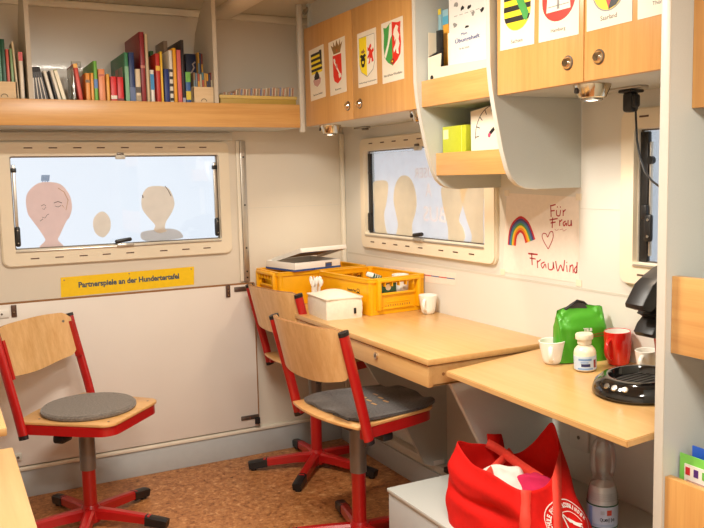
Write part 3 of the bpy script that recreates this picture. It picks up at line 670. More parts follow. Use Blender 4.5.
# ------------------------------------------------------------------ crest cards
K = {n: flat('ink_'+n, *c, rough=.5) for n, c in dict(yel=(248, 220, 40), blk=(36, 32, 30), grn=(72, 160, 74), red=(226, 52, 34), wht=(244, 236, 216), gold=(150, 112, 58), gry=(150, 146, 140), pink=(206, 160, 150), dred=(150, 40, 40)).items()}
def shield(cx, cy, w, h, n=10):
    P = [(cx-w/2, cy+h/2), (cx-w/2, cy-h/2+w*.52)]
    P += [(cx-w/2*math.cos(PI*k/n), cy-h/2+w*.52-w*.52*math.sin(PI*k/n)) for k in range(1, n)]
    return P+[(cx+w/2, cy-h/2+w*.52), (cx+w/2, cy+h/2)]
def clip_row(cx, w, h, cy, y0, y1, n=6):
    "strip of the shield between heights y0..y1"
    base = cy-h/2; rr = w*.52
    def hw(y):
        if y >= base+rr: return w/2
        q = (base+rr-y)/rr; return w/2*math.sqrt(max(0, 1-q*q))
    L = [(cx-hw(y0+(y1-y0)*k/n), y0+(y1-y0)*k/n) for k in range(n+1)]; R = [(2*cx-x, y) for x, y in L]
    return L+R[::-1]
def lay(g, P, m, M, z): 
    g.prism(P, .0003, m, M @ Matrix.Translation((0, 0, z)))
def card(px_bl, px_br, px_tl, label, kind, caption, group=None):
    bl, br, tl = [X(*q, XF) for q in (px_bl, px_br, px_tl)]
    w = abs(bl.y-br.y); h = tl.z-bl.z
    r = thing('crest_card', label, 'card', (XF-.001, (bl.y+br.y)/2, min(bl.z, br.z)))
    tilt = math.atan2(br.z-bl.z, w)
    M = frame((XF-.0006, bl.y, bl.z), (0, -math.cos(tilt), math.sin(tilt)), (0, 0, 1))
    g = G(); g.prism([(0, 0), (w, 0), (w, h), (0, h)], .0007, M_CARDP, M); g.build('card_paper', r)
    g = G(); L = lambda P, c, z=0: lay(g, [(x*w, y*h) for x, y in P], K[c], M, .0007+z*.0003)
    if kind == 'anhalt':
        sh = (.5, .78, .58); y0 = .50
        L([(.14, .50), (.86, .50), (.86, .90), (.14, .90)], 'yel')
        for k in range(4): L([(.14, .90-.1*k), (.86, .90-.1*k), (.86, .85-.1*k), (.14, .85-.1*k)], 'blk', 1)
        L([(.70, .92), (.86, .92), (.86, .62), (.78, .66), (.74, .80)], 'blk', 2)
        L([(.14, .50), (.16, .38), (.28, .28), (.5, .22), (.72, .28), (.84, .38), (.86, .50)], 'wht', 1)
        L([(.24, .38), (.30, .29), (.5, .235), (.70, .29), (.76, .38), (.66, .42), (.60, .36), (.5, .40), (.40, .36), (.34, .42)], 'pink', 2)
        L([(.34, .38), (.32, .44), (.40, .50), (.46, .54), (.56, .53), (.66, .44), (.66, .38)], 'blk', 3)
    elif kind == 'bremen':
        L([(.24, .72), (.76, .72), (.76, .34), (.70, .25), (.5, .19), (.30, .25), (.24, .34)], 'red')
        L([(.30, .745), (.70, .745), (.76, .82), (.86, .93), (.72, .88), (.70, .98), (.62, .87), (.5, 1.0-.01), (.42, .87), (.30, .98), (.30, .88), (.14, .93), (.24, .82)], 'gold')
        g.text('I', .01, K['red'], M @ Matrix.Translation((.5*w, .8*h, .0012)), w=.004, h=.008)
        L([(.30, .60), (.34, .62), (.66, .36), (.62, .34)], 'wht', 1); L([(.56, .36), (.72, .36), (.74, .30), (.60, .28)], 'wht', 2); L([(.28, .66), (.38, .66), (.40, .60), (.32, .57)], 'wht', 2)
        L([(.40, .52), (.50, .56), (.52, .50), (.44, .46)], 'pink', 2)
    elif kind == 'pommern':
        P = [(.10, .90), (.90, .90), (.90, .42), (.80, .28), (.5, .18), (.20, .28), (.10, .42)]
        L([(x*1.0, y) for x, y in [(.085, .91), (.915, .91), (.915, .41), (.81, .27), (.5, .165), (.19, .27), (.085, .41)]], 'gry')
        L(P, 'wht', 1); L([(.10, .90), (.5, .90), (.5, .18), (.20, .28), (.10, .42)], 'yel', 2)
        L([(.14, .56), (.20, .60), (.30, .575), (.40, .60), (.46, .56), (.38, .53), (.42, .50), (.40, .42), (.36, .36), (.24, .36), (.20, .42), (.18, .50), (.22, .53)], 'blk', 3)
        L([(.20, .63), (.26, .61), (.36, .61), (.42, .64), (.36, .66), (.33, .70), (.30, .66), (.24, .67)], 'gold', 3); L([(.25, .47), (.36, .47), (.34, .42), (.27, .42)], 'yel', 4)
        for Pg in ([(.56, .70), (.62, .67), (.66, .72), (.74, .74), (.76, .69), (.70, .66), (.76, .62), (.86, .66), (.88, .60), (.80, .57), (.82, .50), (.86, .42), (.76, .41), (.76, .48), (.70, .49), (.66, .40), (.58, .39), (.64, .46), (.64, .52), (.56, .48), (.54, .52), (.62, .57), (.64, .62), (.56, .63)],): L(Pg, 'red', 3)
    elif kind == 'nrw':
        S = [(.10, .92), (.24, .90), (.38, .95), (.5, .97), (.62, .95), (.76, .93), (.90, .93), (.87, .80), (.90, .60), (.86, .42), (.72, .33), (.5, .26), (.28, .33), (.14, .42), (.10, .60), (.13, .80)]
        L(S, 'red', 0); L([(.10, .92), (.24, .90), (.38, .95), (.5, .97), (.5, .26), (.28, .33), (.14, .42), (.10, .60), (.13, .80)], 'grn', 1)
        L([(.40, .94), (.5, .97), (.5, .76), (.42, .70), (.34, .58), (.24, .46), (.18, .40), (.14, .46), (.20, .54), (.28, .62), (.34, .74)], 'wht', 2)
        L([(.62, .70), (.56, .76), (.60, .84), (.70, .90), (.80, .86), (.76, .80), (.84, .72), (.80, .66), (.84, .58), (.78, .50), (.80, .42), (.70, .44), (.68, .52), (.58, .46), (.56, .52), (.66, .60), (.68, .68), (.60, .64)], 'wht', 2)
        L(circ(.5, .33, .09, 12, .045), 'dred', 3); L(circ(.5, .33, .03, 10, .015), 'yel', 4)
    elif kind == 'sachsen':
        cx, cy, ww, hh = .5, .62, .78, .62
        L(shield2(cx, .21, ww), 'yel')
        for k in range(4):
            y1 = .79-.135*k; L(ell_row(cx, .21, ww, y1-.065, y1), 'blk', 1)
        L([(.16, .92), (.36, .92), (.84, .40), (.78, .30), (.70, .33)], 'grn', 2)
        for k in range(4): L([(.44+.09*k, .84-.125*k), (.50+.09*k, .86-.125*k), (.54+.09*k, .78-.125*k), (.47+.09*k, .76-.125*k)], 'grn', 3)
    elif kind == 'hamburg':
        L(shield2(.5, .20, .82), 'red'); L([(.20, .32), (.24, .62), (.20, .72), (.32, .72), (.34, .66), (.44, .66), (.44, .80), (.56, .80), (.56, .66), (.66, .66), (.68, .72), (.80, .72), (.76, .62), (.80, .32)], 'wht', 1)
        L([(.47, .34), (.48, .54), (.52, .54), (.53, .34)], 'gry', 2); L([(.24, .375), (.76, .375), (.76, .385), (.24, .385)], 'gry', 2)
        for q in (.44, .54): L([(q, .52), (q+.03, .52), (q+.03, .56), (q, .56)], 'blk', 2)
    elif kind == 'saarland':
        L(shield2(.5, .165, .74), 'gry'); L(shield2(.5, .18, .69), 'yel', 1)
        L([(.5, .58), (.84, .58), (.84, .40), (.77, .27), (.66, .21), (.5, .182)], 'blk', 2); L([(.155, .58), (.5, .58), (.5, .93), (.155, .93)], 'blk', 2); L([(.5, .58), (.845, .58), (.845, .93), (.5, .93)], 'red', 2)
        L([(.5, .20), (.40, .36), (.42, .50), (.56, .48), (.60, .36)], 'red', 3)
    elif kind == 'thur':
        L(shield2(.5, .33, .74), 'gry'); 
        for k in range(4): L([(.26+.12*k, .86-.1*k), (.36+.12*k, .88-.1*k), (.38+.12*k, .80-.1*k), (.28+.12*k, .78-.1*k)], ('red', 'wht')[k % 2], 2)
    g.build('crest', r)
    g = G(); g.text(caption[0], .012, K['blk'], M @ Matrix.Translation((caption[1]*w, caption[2]*h, .0008)), w=caption[3]*w, h=caption[4]*h if len(caption) > 4 else None); g.build('caption', r)
    return r
def shield2(cx, y0, w, n=14):
    "U-shape: straight sides up to the top, elliptical foot (card fractions)"
    r = .24
    P = [(cx-w/2, .94), (cx-w/2, y0+r)]+[(cx-w/2*math.cos(PI*k/n), y0+r-r*math.sin(PI*k/n)) for k in range(1, n)]
    return P+[(cx+w/2, y0+r), (cx+w/2, .94)]
def ell_row(cx, y0, w, a, b, n=6):
    def hw(y):
        q = (y0+.24-y)/.24
        return w/2*math.sqrt(max(0, 1-q*q)) if q > 0 else w/2
    ys = [max(y0+.002, a+(b-a)*k/n) for k in range(n+1)]
    return [(cx-hw(y), y) for y in ys]+[(cx+hw(y), y) for y in ys[::-1]]
card((311.3, 101.5), (326, 96.5), (309.4, 50.8), 'crest card with black and yellow stripes over a bear, leftmost on the far cabinet', 'anhalt', ('Sachsen-Anhalt', .5, .10, .62, .035))
card((330.7, 96.3), (347, 91.3), (329, 42.8), 'crest card with a brown crown above a red shield with a white key', 'bremen', ('Bremen', .5, .09, .34, .035))
card((358.8, 88.3), (377.5, 83.5), (357, 34.4), 'crest card with a shield half yellow with bull head, half white with red griffin', 'pommern', ('Mecklenburg-Vorpommern', .5, .075, .92, .035))
card((383, 84.2), (404.5, 78.6), (381, 24.3), 'crest card with green, white and red shield and white horse', 'nrw', ('Nordrhein-Westfalen', .5, .12, .84, .04))
TL = 1.796
def tlz(px, py): 
    b = X(px, py, XF); return b
def card2(bl, br, label, kind, cap):
    p = X(*bl, XF); q = V((XF, p.y, p.z+.212)); d = q-CAM; c = V((d.dot(rt), d.dot(up), d.dot(fw)))
    card(bl, br, (352+FPX*c.x/c.z, 264-FPX*c.y/c.z), label, kind, cap)
card2((500.5, 51), (534.5, 44), 'crest card with black and yellow stripes crossed by a green band', 'sachsen', ('Sachsen', .5, .085, .34, .045))
card2((539, 43), (579, 34.2), 'crest card with a white castle on a red shield', 'hamburg', ('Hamburg', .5, .10, .36, .05))
card2((587, 32), (632.5, 20.8), 'crest card quartered yellow, black and red, right of the door gap', 'saarland', ('Saarland', .5, .105, .36, .05))
card2((638, 20), (682, 9), 'crest card cut off by the grey partition, only its caption corner in view', 'thur', ('Thüringen', .58, .12, .46, .05))

# ------------------------------------------------------------------ things in the open shelf unit
def onX(pts, v): return [(-X(px, py, v).y, X(px, py, v).z) for px, py in pts]
def MXp(v): return Matrix(((0, 0, -1, v), (-1, 0, 0, 0), (0, 1, 0, 0), (0, 0, 0, 1)))
r = thing('magazine_file', 'cream cardboard magazine file on the upper open shelf', 'file box', (1.52, 2.05, 1.483))
zs = 1.4835; y_a, y_b = 2.208, 1.87
g = G(); g.prism([(-y_a, zs), (-y_b, zs), (-y_b, 1.575), (-(y_a-.07), 1.585), (-(y_a-.075), 1.626), (-y_a, 1.622)], .002, M_CREAM, MXp(1.426))
g.box((1.426, y_a-.002, zs), (1.69, y_a, 1.70), M_CREAM); g.prism([(1.426, zs), (1.69, zs), (1.69, 1.72), (1.60, 1.72), (1.426, 1.625)], .002, M_CREAM, MP(y_a-.002)); g.box((1.426, y_b, zs), (1.69, y_b+.002, 1.72), M_CREAM); g.box((1.426, y_b, zs), (1.69, y_a, zs+.002), M_CREAM); g.build('file_body', r)
g = G(); g.prism(circ(-(y_a-.022), 1.556, .009, 16), .0004, M_INK, MXp(1.4238)); g.build('finger_hole', r)
g = G(); ya, yb = X(449, 20, 1.462).y, 1.872; g.box((1.462, yb, zs+.003), (1.465, ya, 1.80), M_WHITE); o = tag(g.build('worksheet'), 'worksheet printed with small black pictures standing in the magazine file', 'paper')
g = G()
rnd = random.Random(5)
for i, (px, py) in enumerate(((456, 5), (469, 7), (482, 10), (455, 25), (467, 28), (480, 28), (473, 13), (462, 8))):
    p = X(px, py, 1.4615); P = []
    for k in range(9): a = 2*PI*k/9; rr = rnd.uniform(.006, .013); P.append((-p.y+rr*math.cos(a), p.z+rr*.7*math.sin(a)))
    g.prism(P, .0004, M_INK if i % 3 else K['gry'], MXp(1.4618))
for py in (17, 35): 
    p = X(454, py, 1.4615)
    for k in range(5): g.box((1.4614, p.y-.028*k-.018, p.z), (1.4618, p.y-.028*k, p.z+.0015), K['gry'])
g.build('print', o)
ya = X(448, 35, 1.445).y; g = G(); g.box((1.445, 1.872, zs+.003), (1.450, ya, X(449, 33, 1.445).z), M_WHITE); o = tag(g.build('exercise_booklet'), 'white exercise booklet titled Übungsh in blue, standing in the magazine file', 'booklet')
g = G(); p = X(464, 39.5, 1.444); MI = lambda v: fX((v, 0, 0))
M_UB = flat('ink_blue', 70, 84, 140)
g.text('Übungsheft', .03, M_UB, fX((1.4446, p.y-.015, p.z)), w=.125, h=.018, bold=.0006); g.text('Mein', .01, M_UB, fX((1.4446, p.y, p.z+.018)), w=.030, h=.008); g.text('für die Schule', .01, K['gry'], fX((1.4446, p.y, p.z-.024)), w=.05, h=.006); g.build('title', o)
for lab, x0, x1, yt, c, xx, bb in (('orange booklet with blue head beside the worksheet in the magazine file', 441.5, 448.5, 11, (236, 166, 50), 1.470, [(.84, .93, (90, 170, 200)), (.93, 1, (150, 190, 200))]), ('thin pale blue and yellow booklet left of the orange one in the magazine file', 438.2, 441, 9.5, (140, 180, 190), 1.462, [(.94, 1, (226, 200, 60))]), ('black booklet sticking out at the left of the magazine file', 436, 440.5, 31, (30, 28, 28), 1.440, [])):
    a, b = X(x0, 40, xx), X(x1, 40, xx); g = G(); zt = X(x0, yt, xx).z; g.box((xx, b.y, zs+.003), (xx+.012, a.y-.001, zt), colr(c), .001)
    for f0, f1, c2 in bb: g.box((xx-.0004, b.y-.0002, zs+(zt-zs)*f0), (xx+.001, a.y-.0008, zs+(zt-zs)*f1+.0002), colr(c2))
    tag(g.build('booklet'), lab, 'booklet')
rnd = random.Random(9)
for i, c in enumerate([(214, 190, 170), (120, 130, 140), (200, 170, 90), (110, 150, 160)]):
    a = X(435.5, 52, 1.53); g = G(); g.box((1.432+.006*i, -.012, 0), (1.434+.006*i, .012, .115-.01*i), colr(c)); g.bm.transform(Matrix.Rotation(-(.10+.09*i), 4, 'X') @ Matrix.Identity(4))
    g.bm.transform(Matrix.Translation((0, 2.222-.001*i, 1.56-.012*i))) if 0 else g.bm.transform(Matrix.Translation((0, 2.192, 1.50)))
    tag(g.build('leaflet'), ('pale pink', 'grey', 'ochre', 'teal')[i]+' leaflet leaning out at the left end of the upper open shelf', 'leaflet')
# lower shelf
ya, yb = 2.208, 2.080
M_LIME = flat('lime_card', 186, 192, 48, .35)
r = thing('green_box', 'lime green card box on the lower open shelf', 'box', (1.54, (ya+yb)/2, 1.2665))
g = G(); g.box((1.476, yb, 1.2665), (1.60, ya, 1.405), M_LIME, .002); g.build('box_body', r)
g = G(); g.box((1.4756, ya-.034, 1.365), (1.476, ya-.006, 1.395), flat('pale_label', 232, 222, 170)); g.build('label', r)
g = G(); g.box((1.4752, yb+.020, 1.27), (1.4762, yb+.022, 1.404), flat('lime_edge', 224, 230, 120)); g.build('lid_edge', r)
P0 = V((1.480, 2.052, 1.2665)); w, h = .20, .178
r = thing('dial_card', 'white card with a drawn dial scale leaning on the lower open shelf', 'card', P0)
M = Matrix.Translation(P0) @ frame((0, 0, 0), (0, -1, 0), (0, 0, 1)) @ Matrix.Rotation(.10, 4, 'Z') @ Matrix.Rotation(-.06, 4, 'X')
g = G(); g.prism([(0, 0), (w, 0), (w, h), (0, h)], .0025, M_CARDP, M); g.build('card_paper', r)
g = G(); cx, cy, R_ = .105, .095, .082
MM = M @ Matrix.Translation((0, 0, .0027))
band(g, [(cx+R_*math.cos(a), cy+R_*math.sin(a)) for a in [PI*(1.02-k/24) for k in range(22)]], .0028, 0, M_INK, MM)
for k in range(8):
    a = PI*(1-k/8); band(g, [(cx+(R_-.018)*math.cos(a), cy+(R_-.018)*math.sin(a)), (cx+R_*math.cos(a), cy+R_*math.sin(a))], .003, 0, M_INK, MM)
band(g, [(cx-.01, cy+.0), (cx+.012, cy+.012)], .012, .0002, M_INK, MM); g.prism(circ(cx-.012, cy-.004, .007, 14), .0004, flat('pink_dot', 210, 70, 110), MM)
g.box((0, .035, .0026), (w, .038, .0030), K['pink'], 0, M); g.build('dial', r)

# ------------------------------------------------------------------ spot lamps under the cabinets
M_BULB = emit('bulb', (1, .80, .62, 1), 9)
def spot(x, y, label):
    r = thing('spot_lamp', label, 'lamp', (x, y, 1.4659)); M = Matrix.Translation((x, y, 1.4659))
    g = G(); g.lathe([(0, 0), (.046, 0), (.046, -.004), (.034, -.032), (.030, -.034), (.024, -.030), (0, -.030)], M_CHROME, 36, M); g.build('housing', r)
    g = G(); g.lathe([(.026, -.0335), (.026, -.039), (.021, -.040), (.019, -.036)], M_STEEL, 28, M); g.build('ring', r)
    g = G(); g.lathe([(0, -.0385), (.010, -.0395), (.018, -.038), (.019, -.033)], M_BULB, 24, M); g.build('bulb', r)
    g = G(); g.cyl((x-.043, y+.012, 1.4659-.014), (x-.034, y+.009, 1.4659-.015), .008, M_BLACK); g.build('switch', r)
    la = bpy.data.lights.new('spot_light', 'SPOT'); la.energy = 7.0; la.color = (1, .80, .60); la.spot_size = math.radians(125); la.spot_blend = .6; la.shadow_soft_size = .018
    lo = bpy.data.objects.new('spot_light', la); COL.objects.link(lo); lo.location = (0, 0, -.046); lo.parent = r
    return r
spot(1.472, 1.535, 'glowing chrome spot lamp under the cabinet nearest the camera')
spot(1.472, 3.03, 'chrome spot lamp under the far end of the far wall cabinet')
spot(1.472, 2.315, 'chrome spot lamp half hidden beside the grey shelf unit')
p = Z(362, 127, 1.465); g = G(); g.box((p.x-.015, p.y-.05, 1.458), (p.x+.015, p.y+.05, 1.4658), M_STEEL, .002); g.box((p.x-.008, p.y-.045, 1.450), (p.x+.008, p.y-.01, 1.458), M_DKSTEEL, .002); tag(g.build('hinge_plate'), 'flat steel plate screwed under the far wall cabinet', 'bracket')
# corner clip at the ceiling
g = G(); g.box((1.418, 3.118, 1.93), (1.452, 3.15, 1.95), M_STEEL, .004); g.cyl((1.42, 3.11, 1.94), (1.47, 3.11, 1.955), .007, M_STEEL); g.cyl((1.405, 3.112, 1.925), (1.425, 3.112, 1.945), .009, M_STEEL); tag(g.build('door_stay'), 'small shiny metal stay above the far cabinet at the ceiling', 'fitting')
# adaptor with cable
p = Z(628, 86, 1.465); r = thing('power_adaptor', 'black power adaptor with thin cable hanging under the near cabinet', 'adaptor', (1.62, 1.56, 1.466))
g = G(); g.box((1.60, 1.50, 1.4600), (1.63, 1.66, 1.4659), M_ALU, .002); g.build('rail', r)
g = G(); g.box((1.604, 1.535, 1.452), (1.652, 1.580, 1.460), M_BLACK, .003); g.box((1.610, 1.540, 1.402), (1.640, 1.572, 1.454), M_BLACK, .008); g.box((1.612, 1.528, 1.412), (1.634, 1.546, 1.448), M_BLACK, .008); g.build('plug_body', r)
g = G(); pts = [X(635.5, 104, 1.625), X(636, 120, 1.63), X(637, 140, 1.632), X(640, 158, 1.632), X(645, 172, 1.63), X(652, 181, 1.62), X(660, 187, 1.60), X(668, 190, 1.58)]
sm = []
for i in range(len(pts)-1):
    for t in (0, .5): sm.append(pts[i].lerp(pts[i+1], t))
g.tube(sm+[pts[-1]], .0028, M_BLACK, seg=8); g.build('cable', r)

# ------------------------------------------------------------------ wall drawing and number strip
bl, br, tr_, tl_ = [X(*q, XW) for q in ((503, 272), (579, 283), (579, 197), (507, 193))]
r = thing('childs_drawing', 'taped drawing with rainbow, heart and red handwriting on the right wall', 'drawing', (XW, 2.02, .917))
M_DRAW = flat('drawing_paper', 238, 226, 214, .35)
g = G(); g.prism([(-q.y, q.z) for q in (bl, br, tr_, tl_)], .0008, M_DRAW, MXp(XW-.0002)); g.build('paper', r)
g = G(); MD = MXp(XW-.0013)
def dx(pts): return [(-X(a, b, XW).y, X(a, b, XW).z) for a, b in pts]
arc = [dx([q])[0] for q in ((509.5, 245), (510.5, 234), (513.5, 225), (520.5, 219), (527, 223), (531, 231), (534, 240))]
def spl(P, k=5):
    out = []; n = len(P)
    for i in range(n-1):
        p0, p1, p2, p3 = V(P[max(i-1, 0)]), V(P[i]), V(P[i+1]), V(P[min(i+2, n-1)])
        for s in range(k):
            t = s/k; out.append(tuple(.5*((2*p1)+(-p0+p2)*t+(2*p0-5*p1+4*p2-p3)*t*t+(-p0+3*p1-3*p2+p3)*t**3)))
    return out+[tuple(P[-1])]
arcs = spl(arc); cen = V((sum(p[0] for p in arcs)/len(arcs), min(p[1] for p in arcs)))
RB = [(196, 40, 52), (84, 64, 120), (70, 120, 170), (90, 160, 90), (250, 206, 50), (240, 140, 40), (206, 44, 40)]
for i, c in enumerate(RB):
    f = 1.06-.10*i; P = [(cen.x+(p[0]-cen.x)*f, cen.y+(p[1]-cen.y)*(1.06-.085*i)) for p in arcs]
    band(g, P, .0085, .0001*i, flat('crayon_%d' % i, *c, rough=.7), MD)
g.build('rainbow', r)
M_PENR = flat('red_pen', 176, 36, 48, .6); g = G()
def lp(pts, w=.004, m=M_PENR, sm=True):
    P = dx(pts); band(g, spl(P, 4) if sm and len(P) > 2 else P, w, .0002, m, MD)
# Für
lp([(551, 205), (551.5, 217)]); lp([(550.5, 206), (556, 204.5)]); lp([(551, 211), (555, 210.5)]); lp([(557, 210), (557, 215), (560, 215.5), (561, 210)]); lp([(557.5, 206.5), (558, 207.5)]); lp([(560.5, 206.5), (561, 207.5)]); lp([(563.5, 210), (563.5, 216)]); lp([(563.5, 212), (566, 209.5)])
# Frau
lp([(553, 217.5), (552.5, 228)]); lp([(550, 220), (558, 218.5)]); lp([(551, 223), (556, 222)]); lp([(560, 220), (560, 226)]); lp([(560, 222), (562.5, 219.5)]); lp([(566, 221), (563.5, 223), (564.5, 226), (566.5, 223), (567, 226)]); lp([(568.5, 220), (568.5, 225), (571, 225), (571.5, 220)]); lp([(571.5, 220), (572, 226)])
# Frau Wind
lp([(532, 253), (532.5, 265)], .005); lp([(528.5, 253.5), (538, 254.5)], .005); lp([(530, 258), (536, 259)], .004)
lp([(537.5, 260), (538, 268)]); lp([(538, 262), (541, 259.5)]); lp([(545, 262), (541.5, 264), (543, 268), (545.5, 264), (546.5, 268)]); lp([(548.5, 263), (549, 269), (553, 269), (553.5, 262)]); lp([(553.5, 262), (554.5, 269)])
lp([(556, 261), (558, 271), (561, 265), (563.5, 271), (565, 260)], .0045); lp([(567, 265), (567.5, 272)]); lp([(567, 262), (567.3, 263)]); lp([(570, 272), (570.5, 265)]); lp([(570.5, 267), (573, 265), (573.5, 273)]); lp([(577.5, 262), (577, 273)], .0045); lp([(577, 266), (574.5, 270), (576, 273), (577.5, 270)])
lp([(548.5, 249), (545, 243), (542.5, 237), (543.5, 233.5), (546.5, 234), (548, 237), (550.5, 232), (553, 232), (553.5, 237), (551.5, 243), (548.5, 249)], .003)
lp([(555, 229), (557, 230.5), (559, 229)], .0012, M_PENR); lp([(560, 230), (563, 229), (564, 231), (567, 229)], .0012)
g.build('handwriting', r)
for q in (bl, br, tr_, tl_): g = G(); g.box((XW-.0016, q.y-.012, q.z-.010), (XW-.001, q.y+.012, q.z+.010), flat('tape', 236, 224, 200, .25)); g.build('tape', r)
r = thing('number_strip', 'paper number line with red and blue segments taped above the desk', 'paper', (XW, 2.7, .83))
g = G(); q = [X(*p_, XW) for p_ in ((383, 277), (455.5, 285.5), (456, 273), (384, 265))]; g.prism([(-p_.y, p_.z) for p_ in q], .0006, M_DRAW, MXp(XW-.0002)); g.build('paper', r)
g = G(); a, b = dx([(384, 269.5)])[0], dx([(455, 279)])[0]
for i in range(10):
    f0, f1 = i/10, (i+1)/10
    band(g, [(a[0]+(b[0]-a[0])*f, a[1]+(b[1]-a[1])*f) for f in (f0, f1)], .004, 0, flat('strip_red', 200, 60, 50) if i % 2 == 0 else flat('strip_blue', 70, 96, 150), MXp(XW-.0012))
g.build('number_line', r)
# socket under the flap table
p = X(581, 437, XW); r = thing('wall_socket', 'white wall socket with a small hole under the flap table', 'socket', p)
g = G(); g.box((XW-.010, p.y-.040, p.z-.04), (XW, p.y+.040, p.z+.04), M_WALLR, .006); g.build('plate', r)
g = G(); g.cyl((XW-.0115, p.y, p.z), (XW-.009, p.y, p.z), .006, M_DKSTEEL, seg=12); g.build('hole', r)
# ------------------------------------------------------------------ desk along the right wall
DZ = .721; DY0 = 1.940
r = thing('desk', 'long maple desk with a locked drawer front along the right wall', 'desk', (1.48, 2.66, 0))
g = G(); g.box((1.238, DY0, DZ-.019), (XW-.001, D-.022, DZ), M_WDESK, .0025); g.build('desktop', r)
g = G(); g.box((1.252, DY0+.014, .636), (1.68, D-.03, .640), M_WDESK); g.box((1.270, DY0+.03, .640), (XW-.002, D-.03, .7005), M_PLYEDGE); g.box((1.252, DY0+.014, .634), (XW-.002, DY0+.030, .697), M_WDESK, .002); g.build('drawer_box', r)
fr = G(); fr.box((1.246, DY0+.012, .633), (1.264, 2.66, .697), M_WDESK, .002); d = fr.build('drawer_front', r)
g = G(); p = X(376.5, 351, 1.246); g.cyl((1.240, p.y, .672), (1.247, p.y, .672), .011, M_CHROME); g.box((1.2385, p.y-.0015, .667), (1.2402, p.y+.0015, .677), M_BLACK); g.build('lock', d)
fr = G(); fr.box((1.246, 2.663, .633), (1.264, D-.03, .697), M_WDESK, .002); fr.build('drawer_front', r)
g = G(); g.cyl((1.30, DY0+.0125, .668), (1.30, DY0+.0145, .668), .005, M_PLYEDGE, seg=12); g.build('screw_cap', r)
g = G(); g.prism([(1.33, .634), (1.41, .50), (1.50, .366), (1.615, .144), (1.645, .131), (XW-.001, .131), (XW-.001, .634)], .016, M_GREYLAM, MP(2.560)); sp = g.build('support_panel', r)
g = G(); g.box((1.652, 2.553, .131), (1.700, 2.5595, .150), M_WHITE, .002); g.build('tape_piece', sp)
g = G(); g.prism([(1.331, .634), (1.342, .612), (1.436, .432), (1.53, .252), (1.60, .129), (XW-.001, .129), (XW-.001, .634)], .016, M_GREYLAM, MP(1.958)); sp = g.build('support_panel', r)
g = G(); g.box((1.30, 1.992, .52), (XW-.001, 1.996, .634), M_GREYLAM) if 0 else g.sweep([(1.3305, 1.966, .634), (1.3415, 1.966, .612), (1.4355, 1.966, .432), (1.5995, 1.966, .129)], [(-.0085, -.0015), (.0085, -.0015), (.0085, .0015), (-.0085, .0015)], M_GREYEDGE, upv=(-1, 0, .5)); g.build('edge_band', sp)
p = PZb = Z(430, 476, .128); g = G(); g.box((1.655, p.y-.02, .124), (1.69, p.y+.015, .146), M_BLACK, .005); tag(g.build('cable_clip'), 'small black clip on the grey skirting below the desk', 'clip')

# ------------------------------------------------------------------ flap table (rises slightly towards the wall)
TX0, TZ0, TS = 1.27, .688, .060
def TT(px, py):
    d = rt*((px-352)/FPX) - up*((py-264)/FPX) + fw
    t = (TZ0-TS*TX0 - CAM.z)/(d.z-TS*d.x); return CAM+d*t
def tz(x): return TZ0+TS*(x-TX0)
TR = (0, -math.atan(TS), 0)
r = thing('flap_table', 'lower maple flap table by the grey partition holding mugs and coffee machine', 'table', (1.49, 1.55, .60))
a, b = TT(446, 371), TT(627, 441)
g = G(); P = [(a.x, a.y), (b.x, b.y), (XW-.001, 1.200), (XW-.001, 1.925)]
t = bmesh.new(); tv = [t.verts.new((x, y, tz(x))) for x, y in P]; bv = [t.verts.new((x, y, tz(x)-.016)) for x, y in P]
t.faces.new(tv[::-1]); t.faces.new(bv)
for k in range(4): t.faces.new((tv[k], tv[(k+1) % 4], bv[(k+1) % 4], bv[k]))
bmesh.ops.recalc_face_normals(t, faces=t.faces); bmesh.ops.bevel(t, geom=list(t.edges), offset=.002, segments=2, affect='EDGES'); g.merge(t, M_WDESK); g.build('tabletop', r)
g = G(); g.box((XW-.03, 1.24, tz(XW)-.06), (XW-.001, 1.90, tz(XW)-.0165), M_ALU, .002); g.build('wall_rail', r)
for yy in (1.32, 1.80):
    g = G(); g.prism([(XW-.002, .50), (XW-.002, tz(XW)-.062), (XW-.03, tz(XW-.03)-.018), (1.50, tz(1.50)-.018), (1.50, tz(1.50)-.03), (XW-.03, .52)], .012, M_GREYLAM, MP(yy)); g.build('bracket', r)

# ------------------------------------------------------------------ white storage box / step
r = thing('storage_box', 'low white grey box on the floor under the flap table', 'box', (1.47, 1.68, 0))
g = G(); g.box((1.179, 1.17, 0), (XW-.002, 2.081, .286), M_BASE, .002); g.build('box_body', r)
g = G(); g.box((1.175, 1.165, .288), (XW-.002, 2.085, .300), M_GREYLAM, .0025); g.build('lid', r)

# ------------------------------------------------------------------ grey partition with shelves towards the camera
r = thing('partition_shelf', 'tall grey partition at the right edge with maple-fronted shelves', 'shelf', (1.50, 1.0, 0))
g = G(); g.box((1.284, 1.130, 0), (XW, 1.149, ZC), M_GREYLAM, .001); pp = g.build('partition', r)
g = G(); g.box((1.2805, 1.1285, 0), (1.2845, 1.1505, ZC), M_GREYEDGE, .0012); g.build('edge_band', pp)
for (px, zlo, zhi) in ((691, 1.371, ZC), (670.5, .884, 1.040), (664, .40, .628)):
    xx = Y(px, 300 if px < 680 else 100, 1.13).x if 0 else {691: 1.345, 670.5: 1.299, 664: 1.290}[px]
    g = G(); g.box((xx, .45, zlo), (xx+.018, 1.1295, zhi), M_WDOOR if zhi > 1.5 or zlo < .5 else M_WFAS_Y, .0015); g.build('fascia' if zhi < 1.5 else 'door', r)
    g = G(); g.box((xx+.018, .45, zlo+.001), (XW, 1.1295, zlo+.017), M_GREYLAM); g.build('shelf_board', r)
g = G(); g.box((1.284, .432, 0), (XW, .45, ZC), M_GREYLAM, .001); g.build('end_panel', r)
